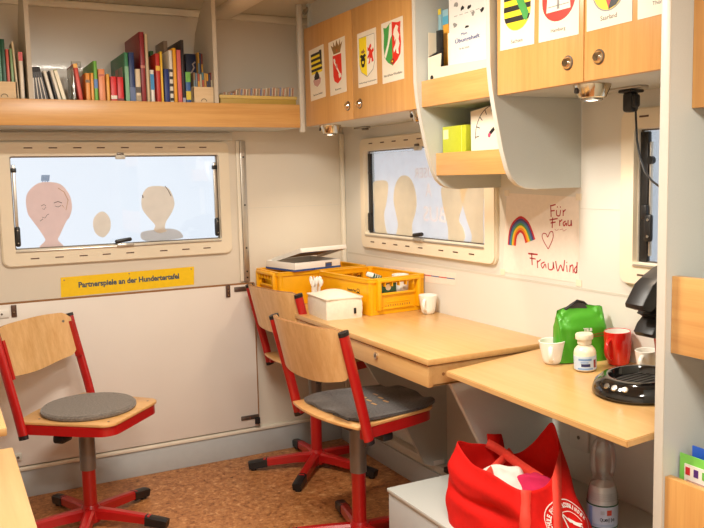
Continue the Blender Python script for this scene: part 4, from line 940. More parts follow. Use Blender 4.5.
# folders in the lowest shelf
c = X(683, 470, 1.325)
r = thing('folder', 'bright green translucent folder with printed sheet in the lower right shelf', 'folder', (1.32, c.y-.1, .4175))
M_FGRN = flat('folder_green', 124, 204, 84, .3)
yt = X(680, 452, 1.325); yF = yt.y
g = G(); g.box((1.3245, yF-.24, .4175), (1.3265, yF, yt.z), M_FGRN, .0008); g.build('cover', r)
ys_ = X(685, 463, 1.324); g = G(); g.box((1.3225, yF-.235, .4175), (1.3243, ys_.y, ys_.z), M_WHITE); g.build('sheet', r)
g = G()
for k, c_ in enumerate(((200, 40, 50), (80, 40, 120), (110, 190, 80), (40, 60, 150), (220, 150, 40), (200, 40, 50))):
    y0 = ys_.y-.003-.020*k; g.box((1.3219, y0-.011, ys_.z-.022), (1.3224, y0, ys_.z-.006), colr(c_))
for k in range(5): g.box((1.3219, ys_.y-.10, ys_.z-.034-.008*k), (1.3224, ys_.y-.006-.008*k, ys_.z-.032-.008*k), K['pink'])
g.build('print', r)
q = X(697, 449, 1.345); g = G(); g.box((1.345, q.y-.2, .4175), (1.349, q.y+.012, q.z+.004), flat('folder_blue', 40, 100, 220, .3), .0008); tag(g.build('folder'), 'blue folder behind the bright green one in the lower right shelf', 'folder')

# ------------------------------------------------------------------ desks at the left edge
def left_desk(y0, y1, label):
    r = thing('desk', label, 'desk', (-.25, (y0+y1)/2, 0)); z = .70
    g = G(); g.box((XL+.005, y0, z-.02), (.113, y1, z), M_WDESK, .003); g.build('desktop', r)
    g = G(); g.box((XL+.02, y0+.03, z-.09), (.06, y1-.03, z-.0205), M_WDESK, .002); g.build('drawer_box', r)
    for yy in (y0+.05, y1-.068):
        g = G(); g.prism([(XL+.006, 0), (-.45, 0), (-.40, .2), (-.02, z-.0905), (XL+.006, z-.0905)], .018, M_GREYLAM, MP(yy)); g.build('support_panel', r)
left_desk(.75, 1.806, 'pale maple desk corner nearest the camera at the lower left edge')
left_desk(1.962, 2.70, 'maple desk end behind the nearer one at the left edge')

# ------------------------------------------------------------------ swivel chairs
def seat_outline(o=0, n=8):
    P = []
    for k in range(9): y = .195-.39*k/8; P.append((-.135-.030*(1-(y/.195)**2)-o, y*(1+o/.195)))     # bowed rear edge, +y to -y
    hw, xf, rr = .172+o, .214+o, .05
    for k in range(n+1): a = -PI/2+PI/2*k/n; P.append((xf-rr+rr*math.cos(a), -(hw-rr)+rr*math.sin(a)))
    for k in range(n+1): a = PI/2*k/n; P.append((xf-rr+rr*math.cos(a), (hw-rr)+rr*math.sin(a)))
    return P
def make_chair(label):
    r = thing('swivel_chair', label, 'chair', (0, 0, 0), 0); U = .022
    g = G(); g.prism(seat_outline()[::1], .010, M_WSEAT, Matrix.Translation((0, 0, .410+U)), bev=.002)
    for x, y in ((.18, .13), (.18, -.13), (-.08, .15), (-.08, -.15)): g.cyl((x, y, .4195+U), (x, y, .4208+U), .004, M_DKSTEEL, seg=10)
    g.build('seat', r, world=False)
    g = G(); P = [(-.115, .186), (.09, .170)]; rr = .05
    for k in range(9): a = PI/2*(1-k/8); P.append((.201-rr+rr*math.cos(a), .160-rr+rr*math.sin(a)))
    P = P+[(x, -y) for x, y in P[::-1]]
    g.sweep([(x, y, .3925+U) for x, y in P], [(-.010, -.0165), (.010, -.0165), (.010, .0165), (-.010, .0165)], M_RED)
    g.box((-.06, -.16, .378+U), (.05, .16, .392+U), M_RED, .003); g.build('seat_frame', r, world=False)
    ov = [(.0115*math.cos(2*PI*k/16), .018*math.sin(2*PI*k/16)) for k in range(16)]
    xa, xb, zb, zt = -.108, -.190, .385+U, .742
    sl = (xb-xa)/(zt-zb)
    for s in (1, -1):
        g = G(); g.sweep([(xa+.004, s*.208, zb-.012), (xa, s*.208, zb+.005), (xa-.016, s*.208, zb+.075), (xb+.008, s*.208, zt-.035), (xb, s*.208, zt)], ov, M_RED, upv=(1, 0, 0)); po = g.build('post', r, world=False)
        ov2 = [(x*1.06, y*1.04) for x, y in ov]
        g = G(); g.sweep([(xb+.001, s*.208, zt-.003), (xb-.002, s*.208, zt+.009)], ov2, M_BLACK, upv=(1, 0, 0)); g.build('end_cap', po, world=False)
        g = G(); g.sweep([(xa+.006, s*.208, zb-.022), (xa+.003, s*.208, zb-.008)], ov2, M_BLACK, upv=(1, 0, 0)); g.build('end_cap', po, world=False)
        g = G(); g.sweep([(xb-sl*.155+.006, s*.194, zt-.155), (xb-sl*.02+.006, s*.194, zt-.02)], [(-.006, -.012), (.006, -.012), (.006, .012), (-.006, .012)], M_RED, upv=(1, 0, 0)); g.build('back_bracket', po, world=False)
    def bk(u, v):
        s = 2*u-1; y = .200*s; a = abs(s)
        top = .760-.004*a**2-.020*max(0, (a-.88)/.12)**2; bot = .572+.026*a**2+.030*max(0, (a-.86)/.14)**2
        z = bot+(top-bot)*v; x = xa+(z-zb)*sl+.010-.056*(1-a**3.8)
        n = V((1, -(.056*3.8*a**2.8*(1 if s > 0 else -1))/.2, -sl)); return V((x, y, z)), n.normalized()
    g = G(); g.slab(bk, 37, 12, .010, M_WPLY, medge=M_PLYEDGE)
    for s in (-1, 1): p, n = bk(.5+.44*s, .8); g.cyl(p, p+n*.0065, .005, M_DKSTEEL, seg=10)
    g.build('backrest', r, world=False)
    g = G(); g.box((-.075, -.06, .362+U), (.075, .06, .379+U), M_DKGREY, .004); g.cyl((0, 0, .215), (0, 0, .365+U), .0285, M_SLEEVE, seg=28); g.build('gas_sleeve', r, world=False)
    g = G(); g.cyl((0, 0, .05), (0, 0, .26), .0245, M_RED, seg=28); g.build('column', r, world=False)
    g = G(); g.tube([(.0, -.06, .366+U), (.0, -.125, .362+U)], .005, M_BLACK); g.box((-.020, -.170, .340+U), (.024, -.110, .372+U), M_BLACK, .010); g.build('height_lever', r, world=False)
    g = G(); g.lathe([(0, .018), (.034, .018), (.038, .030), (.034, .068), (.027, .082), (0, .082)], M_RED, 24); g.build('hub', r, world=False)
    for k in range(5):
        a = math.radians(6+72*k); R = Matrix.Rotation(a, 4, 'Z')
        pf = lambda t: [(-.019+.003*t, -.020+.006*t), (.019-.003*t, -.020+.006*t), (.019-.003*t, .012-.001*t), (.010, .020-.004*t), (-.010, .020-.004*t), (-.019+.003*t, .012-.001*t)]
        g = G(); g.sweep([(.02, 0, .052), (.10, 0, .047), (.23, 0, .034)], pf, M_RED); g.bm.transform(R); lg = g.build('leg', r, world=False)
        pc = lambda t: [(-.0185+.001*t, -.019+.002*t), (.0185-.001*t, -.019+.002*t), (.0185, .012-.004*t), (.010, .018-.006*t), (-.010, .018-.006*t), (-.0185, .012-.004*t)]
        g = G(); g.sweep([(.215, 0, .0345), (.225, 0, .034), (.288, 0, .0265), (.296, 0, .025)], pc, M_BLACK); g.cyl((.275, 0, 0), (.275, 0, .012), .013, M_BLACK, seg=14); g.bm.transform(R); g.build('foot_cap', lg, world=False)
    return r
def raise_seat(c, dz):
    for k in c.children:
        if k.name.split('.')[0] in ('seat', 'seat_frame', 'post', 'backrest', 'gas_sleeve', 'height_lever'): k.location.z += dz
SZ = .4425
ch = make_chair('red-framed swivel chair alone at the left, round grey cushion on its seat')
C2 = (1.222, 2.362, math.radians(8)); C3 = (1.405, 3.105, math.radians(7))
c2_ = dup(ch, (C2[0], C2[1], 0), C2[2]); c2_['label'] = 'red-framed swivel chair nearest the camera, dark slotted felt pad on its seat'
c3_ = dup(ch, (C3[0], C3[1], 0), C3[2]); c3_['label'] = 'red-framed swivel chair in the far corner, partly hidden behind the nearer chair'
raise_seat(c2_, .040); raise_seat(c3_, .050)
for k in c2_.children:
    if k.name.split('.')[0] == 'leg': k.rotation_euler = (0, 0, -math.radians(9))
ch.location = (.435, 2.985, 0); ch.rotation_euler = (0, 0, math.radians(-43))
for c in (ch, c2_, c3_): c['group'] = 'red-framed swivel chairs'
def cushion(loc, r_, m, label, name='seat_cushion'):
    g = G(); g.lathe([(0, 0), (r_-.006, 0), (r_, .005), (r_, .012), (r_-.007, .018), (r_*.6, .0205), (0, .0205)], m, 48)
    o = g.build(name, world=True, origin=(0, 0, 0)); o.location = loc; return tag(o, label, 'cushion')
a = math.radians(-43)
cushion((.425+.030*math.cos(a), 2.985+.030*math.sin(a), SZ+.0008), .165, M_FELT, 'round grey felt cushion lying on the seat of the left chair')
cushion((1.405, 3.105, SZ+.0508), .15, M_FELT, 'round grey felt cushion on the far corner chair, only its edge visible')
# slotted pad on the middle chair
def padf(u, v):
    s, t = 2*u-1, 2*v-1
    hw = .178-.012*t+.004*math.sin(7*s)
    x = .060+.182*t*(1-.05*s*s)+.010*math.sin(4*s+1)*(v); y = hw*s*(1-.06*max(0, abs(t)-.6)/.4)
    k = max(abs(s), abs(t))
    c = (abs(s)**5+abs(t)**5)**.2; f = (k/max(c, 1e-6))**.4 if k > .01 else 1
    x = .060+(x-.060)*f; y = y*f
    z = .4275+.0035*math.sin(9*s+3*t)*k**3+.004*max(0, t)*math.sin(6*s)
    return V((x, y, z)), V((0, 0, 1))
r = thing('seat_pad', 'dark grey square felt pad with cut slots on the middle chair', 'cushion', (C2[0], C2[1], SZ+.040-.4205), C2[2])
g = G(); g.slab(padf, 26, 26, .009, M_FELTDK); g.build('pad', r, world=False, ang=60)
for i in range(3):
    for j in range(2): x, y = .06+.05*(j-.5)+.012*i, -.05+.045*i; g = G(); g.box((x-.0035, y-.013, .4300), (x+.0035, y+.013, .4332), M_WSEAT); g.build('slot', r, world=False)
g = G(); g.box((-.140, -.15, .4302), (-.128, -.06, .4355), M_BLACK, .002); g.build('elastic_tab', r, world=False)
# ------------------------------------------------------------------ yellow postal crates on the desk
def crate(name_label, c, rz, L, W, H, logo):
    "L along local x, W along local y; origin bottom centre"
    r = thing('postal_crate', name_label, 'crate', c, rz); t = .005; dr = .006
    def wallx(u0, u1, y, hole=None):  # wall in local xz plane at y
        g.box((u0, y-t/2, 0), (u1, y+t/2, H), M_YEL)
    g = G(); hl, hw = L/2, W/2
    g.box((-hl+dr, -hw+dr, 0), (hl-dr, hw-dr, t), M_YEL, .002)
    for s in (-1, 1):
        g.box((-hl+dr, s*(hw-dr)-t/2, 0), (hl-dr, s*(hw-dr)+t/2, H-.004), M_YEL, .001)
        # short end with grip opening
        x0, x1 = s*(hl-dr)-t/2, s*(hl-dr)+t/2; a = hw*.62; z0, z1 = H*.58, H*.84
        g.box((x0, -hw+dr, 0), (x1, hw-dr, z0), M_YEL); g.box((x0, -hw+dr, z0), (x1, -a, H-.004), M_YEL); g.box((x0, a, z0), (x1, hw-dr, H-.004), M_YEL); g.box((x0, -a, z1), (x1, a, H-.004), M_YEL)
    for sx in (-1, 1):
        for sy in (-1, 1): g.cyl((sx*(hl-.016), sy*(hw-.016), 0), (sx*(hl-.016), sy*(hw-.016), H-.004), .0135, M_YEL, seg=20)
    g.build('crate_shell', r, world=False)
    g = G(); g.ring(rrect(L+.006, W+.006, .02, 5), rrect(L-.022, W-.022, .012, 5), .006, M_YEL, Matrix.Translation((0, 0, H-.006)))
    g.ring(rrect(L+.006, W+.006, .02, 5), rrect(L-.004, W-.004, .017, 5), .012, M_YEL, Matrix.Translation((0, 0, H-.016))); g.build('rim', r, world=False)
    for s in (-1, 1):
        g = G(); X0 = s*(hl-dr)
        for y in (-hw*.70, hw*.70): g.box((X0, y-.008, .018), (X0+s*.020, y+.008, H-.004), M_YEL, .003)
        g.box((X0, -hw*.70, H-.016), (X0+s*.022, hw*.70, H-.004), M_YEL, .003)
        for k in range(5): y = -hw*.5+hw*.25*k; g.box((X0, y-.0015, H-.034), (X0+s*.018, y+.0015, H-.008), M_YEL)
        g.box((X0, -hw*.60, H*.52), (X0+s*.010, hw*.60, H*.58), M_YEL, .002); g.box((X0, -hw*.55, .018), (X0+s*.008, hw*.60, .026), M_YEL, .002)
        g.box((X0, -hw*.40, H*.30), (X0+s*.004, hw*.40, H*.34), M_YEL, .001)
        for k in range(11): y = -hw*.42+hw*.084*k; g.box((X0+s*.0005, y-.0012, .028), (X0+s*.0035, y+.0012, .036), M_PLYEDGE)
        g.build('grip', r, world=False)
    if logo:
        Mf = logo
        g = G(); g.text('Deutsche Post', .02, M_INK, Mf, w=.062, h=.011, bold=.0006)
        hb = [(math.cos(a)*.0095, math.sin(a)*.0065) for a in [PI*k/10 for k in range(21)]]
        band(g, [(.048+x, .002+y) for x, y in hb], .003, .0002, M_INK, Mf); band(g, [(.036, -.008), (.050, -.007), (.060, -.008)], .003, .0002, M_INK, Mf)
        for k in range(2): g.box((-.02, -.016-.004*k, 0), (.02, -.0145-.004*k, .0003), M_INK, 0, Mf)
        g.build('logo', r, world=False)
    return r
# rear crate: long side towards the camera
crate('yellow postal crate in the corner, an opened carton lying on it', (1.460, 3.228, DZ+.0005), math.radians(3), .43, .235, .142,
      frame((.13, -.1175+.0025, .092), (1, 0, 0), (0, 0, 1)))
# front crate: long side seen obliquely, near end with grip
crB = crate('yellow postal crate with green packets, beside the white cup', (1.566, 2.880, DZ+.0005), math.radians(90+5), .385, .268, .142,
      frame((-.06, .134-.0035, .088), (-1, 0, 0), (0, 0, 1)))
# contents of the front crate
M_GPK = flat('packet_green', 36, 92, 62, .35)
r = thing('tea_packet', 'dark green packet with a cream round mark inside the front yellow crate', 'packet', (1.545, 2.722, .728), .1)
g = G(); g.box((-.040, -.02, 0), (.040, .02, .112), M_GPK, .004); g.build('pack', r, world=False)
g = G(); g.prism(circ(0, .095, .013, 18), .0006, M_CARDP, frame((0, -.0202, 0), (1, 0, 0), (0, 0, 1))); g.build('round_mark', r, world=False)
g = G(); g.box((-.03, -.02, .0), (.03, .02, .02), M_WHITE, .006)
for k in range(4): g.box((-.028+.015*k, -.021, .002), (-.020+.015*k, .021, .019), M_GPK, .002)
g.bm.transform(Matrix.Translation((1.535, 2.80, .848)) @ Matrix.Rotation(.35, 4, 'Y') @ Matrix.Rotation(.4, 4, 'Z')); o = g.build('striped_packet'); tag(o, 'green and white striped packet on top inside the front yellow crate', 'packet')
g = G(); g.box((1.49, 2.76, .7285), (1.58, 2.84, .844), M_GPK, .004); tag(g.build('tea_packet'), 'dark green box under the striped packet in the front yellow crate', 'packet')
def cup(label, loc, r0, r1, h, m, minn, ha, rot=None, name='mug', hr=.018, group=None, straight=False):
    R = thing(name, label, 'mug', loc, 0, group, rot=rot)
    g = G(); t = .0035
    pr = [(0, .0005), (r0*.85, .0005), (r0, .004)]
    for k in range(1, 9): f = k/8; pr.append((r0+(r1-r0)*(f**.8 if not straight else math.sin(f*PI*.62)/1.0), h*f))
    g.lathe(pr+[(pr[-1][0]-t*.5, h+.0012), (pr[-1][0]-t, h)], m, 40)
    inn = [(pr[-1][0]-t, h)]+[(max(.001, x-t), z) for x, z in pr[::-1][1:] if z > .006]+[(0, .006)]
    g.lathe(inn, minn, 40); g.build('body', R, world=False)
    rc = (r0+r1)/2; P = []
    for k in range(13):
        a = PI*(.5-k/12)*1.1; P.append(((rc-.001)+hr*1.15*math.cos(a)*1.0, 0, h*.52+h*.30*math.sin(a)))
    P = [((rc-.006), 0, P[0][2])]+P+[((rc-.008), 0, P[-1][2])]
    g = G(); g.sweep(P, [(.0042*math.cos(2*PI*k/10), .0060*math.sin(2*PI*k/10)) for k in range(10)], m, upv=(0, 1, 0)); g.bm.transform(Matrix.Rotation(ha, 4, 'Z')); g.build('handle', R, world=False)
    return R
cup('white paper-thin cup inside the front yellow crate', (1.642, 2.77, .745), .028, .034, .115, M_WHITE, M_WHITE, 1.0, name='cup')
cup('white cup on the desk beside the front yellow crate', (1.668, 2.607, DZ+.0002), .024, .036, .072, M_CERAM, M_CERAM, math.radians(215), hr=.015)
# canvas storage box
r = thing('canvas_box', 'white canvas box with soft domed lid and small black tag on the desk', 'box', (1.352, 2.782, DZ), math.radians(-4))
def cv(u, v): pass
t = bmesh.new(); bmesh.ops.create_cube(t, size=1)
bmesh.ops.subdivide_edges(t, edges=t.edges, cuts=9, use_grid_fill=True)
rn = random.Random(2)
for v in t.verts:
    x, y, z = v.co; ed = max(abs(x), abs(y))
    sq = 1-.06*(4*x*x)*(4*y*y)
    hgt = .078+(.024*(1-(2*x)**2)*(1-(2*y)**2) if z > .49 else 0)
    bul = 1+.03*math.cos(PI*z)+rn.uniform(-.006, .006)
    v.co = V((x*.152*sq*bul, y*.205*sq*bul, (z+.5)*.078 if z < .49 else hgt))
bmesh.ops.recalc_face_normals(t, faces=t.faces)
g = G(); g.merge(t, M_CANVAS); g.build('box_body', r, world=False, ang=50)
g = G(); g.ring(rrect(.157, .210, .012), rrect(.150, .203, .010), .004, M_CANVAS, Matrix.Translation((0, 0, .0765))); g.build('lid_seam', r, world=False)
g = G(); g.box((.035, -.1075, .018), (.045, -.105, .040), M_INK, .001); g.build('tag', r, world=False)
# carton with opened lid on the rear crate
M_KRAFT = flat('kraft_inner', 176, 132, 92, .8); M_CBLUE = flat('carton_blue', 40, 78, 140, .5); M_CRED = flat('carton_red', 190, 60, 50, .5)
r = thing('carton', 'flat white carton with blue bottom edge and half-open lid on the rear crate', 'box', (1.432, 3.215, .8642), math.radians(12))
g = G(); w, d, h, t_ = .245, .215, .036, .003
g.box((-w/2-.02, -d/2, 0), (w/2-.02, d/2, t_), M_WHITE)
for s in (-1, 1): g.box((-w/2-.02, s*(d/2-t_/2)-t_/2, 0), (w/2-.02, s*(d/2-t_/2)+t_/2, h), M_WHITE, .0008); g.box((s*(w/2-t_/2)-t_/2-.02, -d/2, 0), (s*(w/2-t_/2)+t_/2-.02, d/2, h), M_WHITE, .0008)
g.build('tray', r, world=False)
g = G(); g.box((-w/2-.0205, -d/2-.0006, 0), (w/2-.0195, -d/2, .008), M_CBLUE); g.box((-w/2-.0206, -d/2, 0), (-w/2-.02, d/2, .008), M_CBLUE); g.box((.02, -d/2-.0008, .008), (.055, -d/2, .026), M_DKSTEEL); g.box((.024, -d/2-.0011, .011), (.051, -d/2-.0007, .021), M_CBLUE); g.build('print', r, world=False)
g = G(); Ml = Matrix.Translation((.012, d/2-.004, h+.001)) @ Matrix.Rotation(-.25, 4, 'X')
g.box((-w/2, -d-.004, 0), (w/2, 0, .003), M_KRAFT, 0, Ml); g.box((-w/2, -d-.004, .003), (w/2, 0, .0045), M_WHITE, 0, Ml)
g.box((-w/2, -d-.0075, -.014), (w/2, -d-.004, .0045), M_WHITE, .0006, Ml)
for s in (-1, 1): g.box((s*w/2-.0015, -d-.004, -.014), (s*w/2+.0015, 0, .0045), M_WHITE, 0, Ml)
g.build('lid', r, world=False)
g = G(); g.box((-w/2+.004, -d+.02, -.0008), (w/2-.004, -d+.03, -.0001), M_CRED, 0, Ml); g.box((-w/2+.004, -d+.09, -.0008), (w/2-.004, -d+.115, -.0001), M_CBLUE, 0, Ml); g.build('lid_stripes', r, world=False)
# bunch of white plastic cutlery in a small red and white carton
r = thing('cutlery_carton', 'small red and white carton holding white plastic cutlery behind the canvas box', 'cutlery', (1.352, 2.962, DZ), .2)
g = G(); g.box((-.020, -.018, 0), (.020, .018, .060), M_WHITE, .001); g.box((-.0205, -.0185, .0), (.0205, .0185, .052), M_CRED, .001); g.build('carton', r, world=False)
g = G(); rn = random.Random(4)
for k in range(13):
    a = rn.uniform(0, 2*PI); rr = rn.uniform(.002, .016); x, y = rr*math.cos(a), rr*math.sin(a); tx, ty = x*2.0+rn.uniform(-.004, .004), y*1.7
    zt = rn.uniform(.112, .132); g.tube([(x, y, .03), (tx*.9, ty*.9, zt-.02)], .0018, M_WHITE, seg=6)
    g.lathe([(0, -.016), (.006, -.010), (.009, 0), (.0065, .011), (0, .015)], M_WHITE, 10, Matrix.Translation((tx, ty, zt-.010)) @ Matrix.Rotation(a, 4, 'Z'), sy=.35)
g.build('white_cutlery', r, world=False)
a = TT(0, 0)
# ------------------------------------------------------------------ on the flap table
def tw(px, xx, r_=0):
    p = X(px, 355, xx); return V((xx, p.y, tz(xx)+.0006))
def tl(px, py, off=0): 
    p = TT(px, py); return V((p.x, p.y, p.z+.0006))
wm_ = tl(553, 363)
cup('white tapered mug at the left end of the flap table', wm_, .0255, .0385, .066, M_CERAM, M_CERAM, math.radians(222), rot=TR, hr=.014)
rm = tw(618.5, XW-.042)
cup('tall bright red mug with white inside on the flap table', rm, .0295, .0375, .094, M_REDCER, M_CERAM, math.radians(190), rot=TR, hr=.020, straight=True)
c = tw(647, XW-.034)
cup('white cup mostly hidden behind the coffee machine', (c.x, c.y, tz(c.x)+.0006), .022, .030, .055, M_CERAM, M_CERAM, math.radians(200), rot=TR, hr=.014)
# creamer jar
jl = tl(585.5, 370)
r = thing('creamer_jar', 'small glass jar of white powder with cream cap and blue label', 'jar', jl, rot=TR)
g = G(); g.lathe([(0, .001), (.025, .001), (.029, .004), (.030, .010), (.030, .052), (.0275, .060), (.021, .068), (.0165, .071), (.0165, .076), (0, .076)], mat('creamer_powder', rgb(240, 228, 200), .35, coat=.5, var=.04, vscale=300), 36); g.build('jar_body', r, world=False)
g = G(); g.lathe([(.0302, .006), (.0306, .006), (.0306, .044), (.0302, .044)], flat('label_blue', 196, 214, 232, .35), 36); g.build('label', r, world=False)
g = G(); dirn = math.atan2(-jl.y, -jl.x)
for z0, z1, a0, a1, c_ in ((.033, .038, -.6, .6, (110, 150, 200)), (.016, .024, -.35, .45, (40, 48, 96)), (.008, .012, -.7, .7, (120, 160, 210)), (.012, .034, .8, 1.1, (140, 50, 60)), (.026, .030, -.4, .3, (150, 180, 220))):
    n = 10; t = bmesh.new(); va = [t.verts.new((.0309*math.cos(dirn+a0+(a1-a0)*k/n), .0309*math.sin(dirn+a0+(a1-a0)*k/n), z0)) for k in range(n+1)]; vb = [t.verts.new((v.co.x, v.co.y, z1)) for v in va]
    for k in range(n): t.faces.new((va[k], va[k+1], vb[k+1], vb[k]))
    g.merge(t, colr(c_))
g.build('label_print', r, world=False)
g = G(); g.lathe([(.0175, .074), (.0185, .075), (.0185, .088), (.0235, .0885), (.0240, .092), (.0240, .100), (.0225, .103), (0, .1035)], M_CREAM, 36)
for k in range(30): a = 2*PI*k/30; g.box((.0182, -.0006, .076), (.0190, .0006, .089), M_CREAM, 0, Matrix.Rotation(a, 4, 'Z'))
g.build('cap', r, world=False)
# green coffee bag
bl = tw(580, 1.630); az = math.atan2(bl.y, bl.x)
r = thing('coffee_bag', 'green foil coffee bag with a dark clip, standing against the wall', 'coffee bag', bl, rot=(0, TR[1]*.3, az-PI/2+.36))
M_GFOIL = mat('green_foil', rgb(72, 158, 34), .36, .1, var=.12, vscale=18, bump=.5, bscale=26, coat=.1)
BW, BD, BH = .150, .062, .158
def bagf(u, v):
    a = 2*PI*u; c, s = math.cos(a), math.sin(a); e = .35
    x = math.copysign(abs(c)**e, c); y = math.copysign(abs(s)**e, s)
    z = BH*v; top = max(0, (v-.62)/.38); k = 1-.07*v-.07*top
    wr = .0016*math.sin(7*a+5*v)*math.sin(PI*min(1, v*1.1))+.0030*math.sin(17*v+5*a)*top+.002*math.sin(31*v-7*a)*top
    hz = -.004*top*abs(x)**2 if x > 0 else -.010*top*abs(x)**2
    return V((x*(BW/2)*k+wr, y*(BD/2)*(1-.86*top**1.2)+wr, z+hz+ .004*top*math.sin(PI*(x+1)/2)))
g = G(); g.grid(bagf, 64, 30, M_GFOIL, wrapu=True); g.box((-BW/2+.006, -BD/2+.004, .0), (BW/2-.006, BD/2-.004, .002), M_GFOIL); g.build('foil_body', r, world=False, ang=60)
g = G(); g.tube([(-.045, -.004, .150), (-.025, -.006, .164), (-.008, -.004, .174), (.012, 0, .168), (.030, .002, .152), (.064, .004, .140)], .0042, M_BLACK, seg=8); g.prism([(-.036, .150), (-.008, .170), (.014, .164), (.022, .150)], .006, M_DKGREY, frame((0, 0, 0), (1, 0, 0), (0, 0, 1))); g.build('clip', r, world=False)
g = G(); Mb = frame((.006, -BD/2-.0018, .0), (1, 0, 0), (0, 0, 1))
g.text('TILB', .02, M_WHITE, Mb @ Matrix.Translation((.006, .094, 0)), w=.026, h=.010, bold=.001)
band(g, [(-.032, .080), (-.01, .078), (.02, .079), (.056, .084)], .0022, 0, K['dred'], Mb); band(g, [(-.036, .072), (-.01, .073), (.02, .073), (.060, .076)], .0022, 0, K['dred'], Mb); g.box((-.0, .084, 0), (.018, .0852, .0003), M_WHITE, 0, Mb)
g.build('print', r, world=False)
g = G(); g.box((-BW/2-.0012, -.02, .012), (-BW/2+.0003, -.002, .05), flat('yellow_sticker', 232, 226, 60)); g.build('sticker', r, world=False)
# coffee machine
cm = tl(641, 391.5)
r = thing('coffee_machine', 'black pad coffee machine with glossy round base, half behind the partition', 'coffee machine', cm, rot=(0, 0, 0))
cy_ = cm.y
g = G(); rad = .118; tilt = Matrix.Rotation(TR[1], 4, 'Y')
g.lathe([(0, .0), (rad*.93, .0), (rad, .006), (rad*.995, .014), (rad*.93, .030), (rad*.80, .042), (rad*.70, .046), (rad*.655, .045), (rad*.63, .040), (rad*.60, .026), (0, .026)], M_GLOSSBLACK, 56, tilt); g.build('base', r, world=False)
g = G(); g.lathe([(0, .0275), (rad*.50, .0275), (rad*.52, .0265)], M_BLACK, 40, tilt)
for k in range(7): y = -.045+.015*k; g.box((-.05, y-.002, .027), (.05, y+.002, .030), M_DKGREY, 0, tilt)
g.build('drip_grille', r, world=False)
for k, (aa, rr) in enumerate(((176, .008), (189, .009), (204, .008))):
    g = G(); a = math.radians(aa); Mk = tilt @ Matrix.Rotation(a, 4, 'Z') @ Matrix.Translation((rad*.90, 0, .0335)) @ Matrix.Rotation(math.radians(42), 4, 'Y'); g.lathe([(0, .003), (rr*.8, .0026), (rr, 0)], M_STEEL, 20, Mk); g.build('button', r, world=False)
def prof_at(px, y): return [(Y(a, b, y).x, Y(a, b, y).z) for a, b in px]
g = G(); Pc = prof_at([(652, 318), (653, 330), (655, 345), (657.5, 374), (700, 374), (720, 268), (668, 262), (656, 290)], cy_+.042)
Pc = [(x, max(z, tz(x)+.03)) for x, z in Pc]
g.prism(Pc, .085, M_DKGREY, MP(cy_-.0425), bev=.008); g.build('column', r)
Pe = prof_at([(651.5, 318), (652.5, 330), (654.5, 345), (657, 374)], cy_+.040)
g = G(); g.sweep([(x-.001, cy_+.030, z) for x, z in Pe], [(-.008, -.001), (.008, -.001), (.008, .0015), (-.008, .0015)], flat('copper_trim', 150, 52, 36, .3), upv=(1, 0, 0)); g.build('copper_trim', r)
g = G(); Ph = prof_at([(700, 262), (664, 260), (651, 266), (641, 274), (634.5, 283), (631.5, 293), (636, 296), (645, 300), (660, 300), (700, 300)], cy_+.044)
g.prism(Ph, .088, M_DKGREY, MP(cy_-.044), bev=.014); h_ = g.build('head', r)
g = G(); Pt = prof_at([(640, 277), (634, 283), (629, 293), (624, 303), (624.5, 307), (633, 309.5), (636.5, 306), (640, 297), (645, 288), (652, 280)], cy_+.020); g.prism(Pt, .060, M_BLACK, MP(cy_-.040), bev=.006); g.build('lever', h_)
g = G(); Pl = prof_at([(700, 298), (655, 302), (645, 305), (638, 309), (635.5, 313), (641, 316), (636, 322.5), (632.5, 331), (634.5, 334.5), (638.5, 332.5), (642.5, 336), (647, 333), (651, 325), (655, 321), (700, 320)], cy_+.032)
g.prism(Pl, .064, M_BLACK, MP(cy_-.032), bev=.006); g.build('spout', r)
p = tl(632, 362.5)

# ------------------------------------------------------------------ red shopping bag on the storage box
BZ = .3008
RIM = [(458, 442, 1.93), (472, 443.5, 1.965), (487, 444.5, 1.99), (503, 452, 1.975), (518, 453, 1.94), (532, 443.5, 1.885), (543, 431, 1.845), (551.5, 422.5, 1.80), (557, 436, 1.725),
       (558, 456, 1.66), (553, 474, 1.61), (545, 486, 1.58), (531, 491, 1.56), (521, 490, 1.57), (510, 485, 1.60), (491, 473, 1.69), (472, 463, 1.81)]
BAS = [(1.262, 1.87), (1.31, 1.92), (1.37, 1.94), (1.43, 1.93), (1.47, 1.89), (1.50, 1.84), (1.52, 1.77), (1.53, 1.70), (1.525, 1.62), (1.505, 1.55), (1.46, 1.485), (1.41, 1.455), (1.35, 1.46), (1.31, 1.49), (1.28, 1.54), (1.255, 1.63), (1.25, 1.75)]
RIM = [(a, b, c*.95) for a, b, c in RIM]; BAS = [(a*.95, b*.95) for a, b in BAS]; NR = len(RIM); rimw = [Y(*q) for q in RIM]; cen_b = V((sum(p[0] for p in BAS)/NR, sum(p[1] for p in BAS)/NR, 0))
def cat(P, u):
    i = int(math.floor(u)); t = u-i; p0, p1, p2, p3 = [P[(i+k) % NR] for k in (-1, 0, 1, 2)]
    return .5*((2*p1)+(-p0+p2)*t+(2*p0-5*p1+4*p2-p3)*t*t+(-p0+3*p1-3*p2+p3)*t**3)
bas3 = [V((x, y, BZ)) for x, y in BAS]
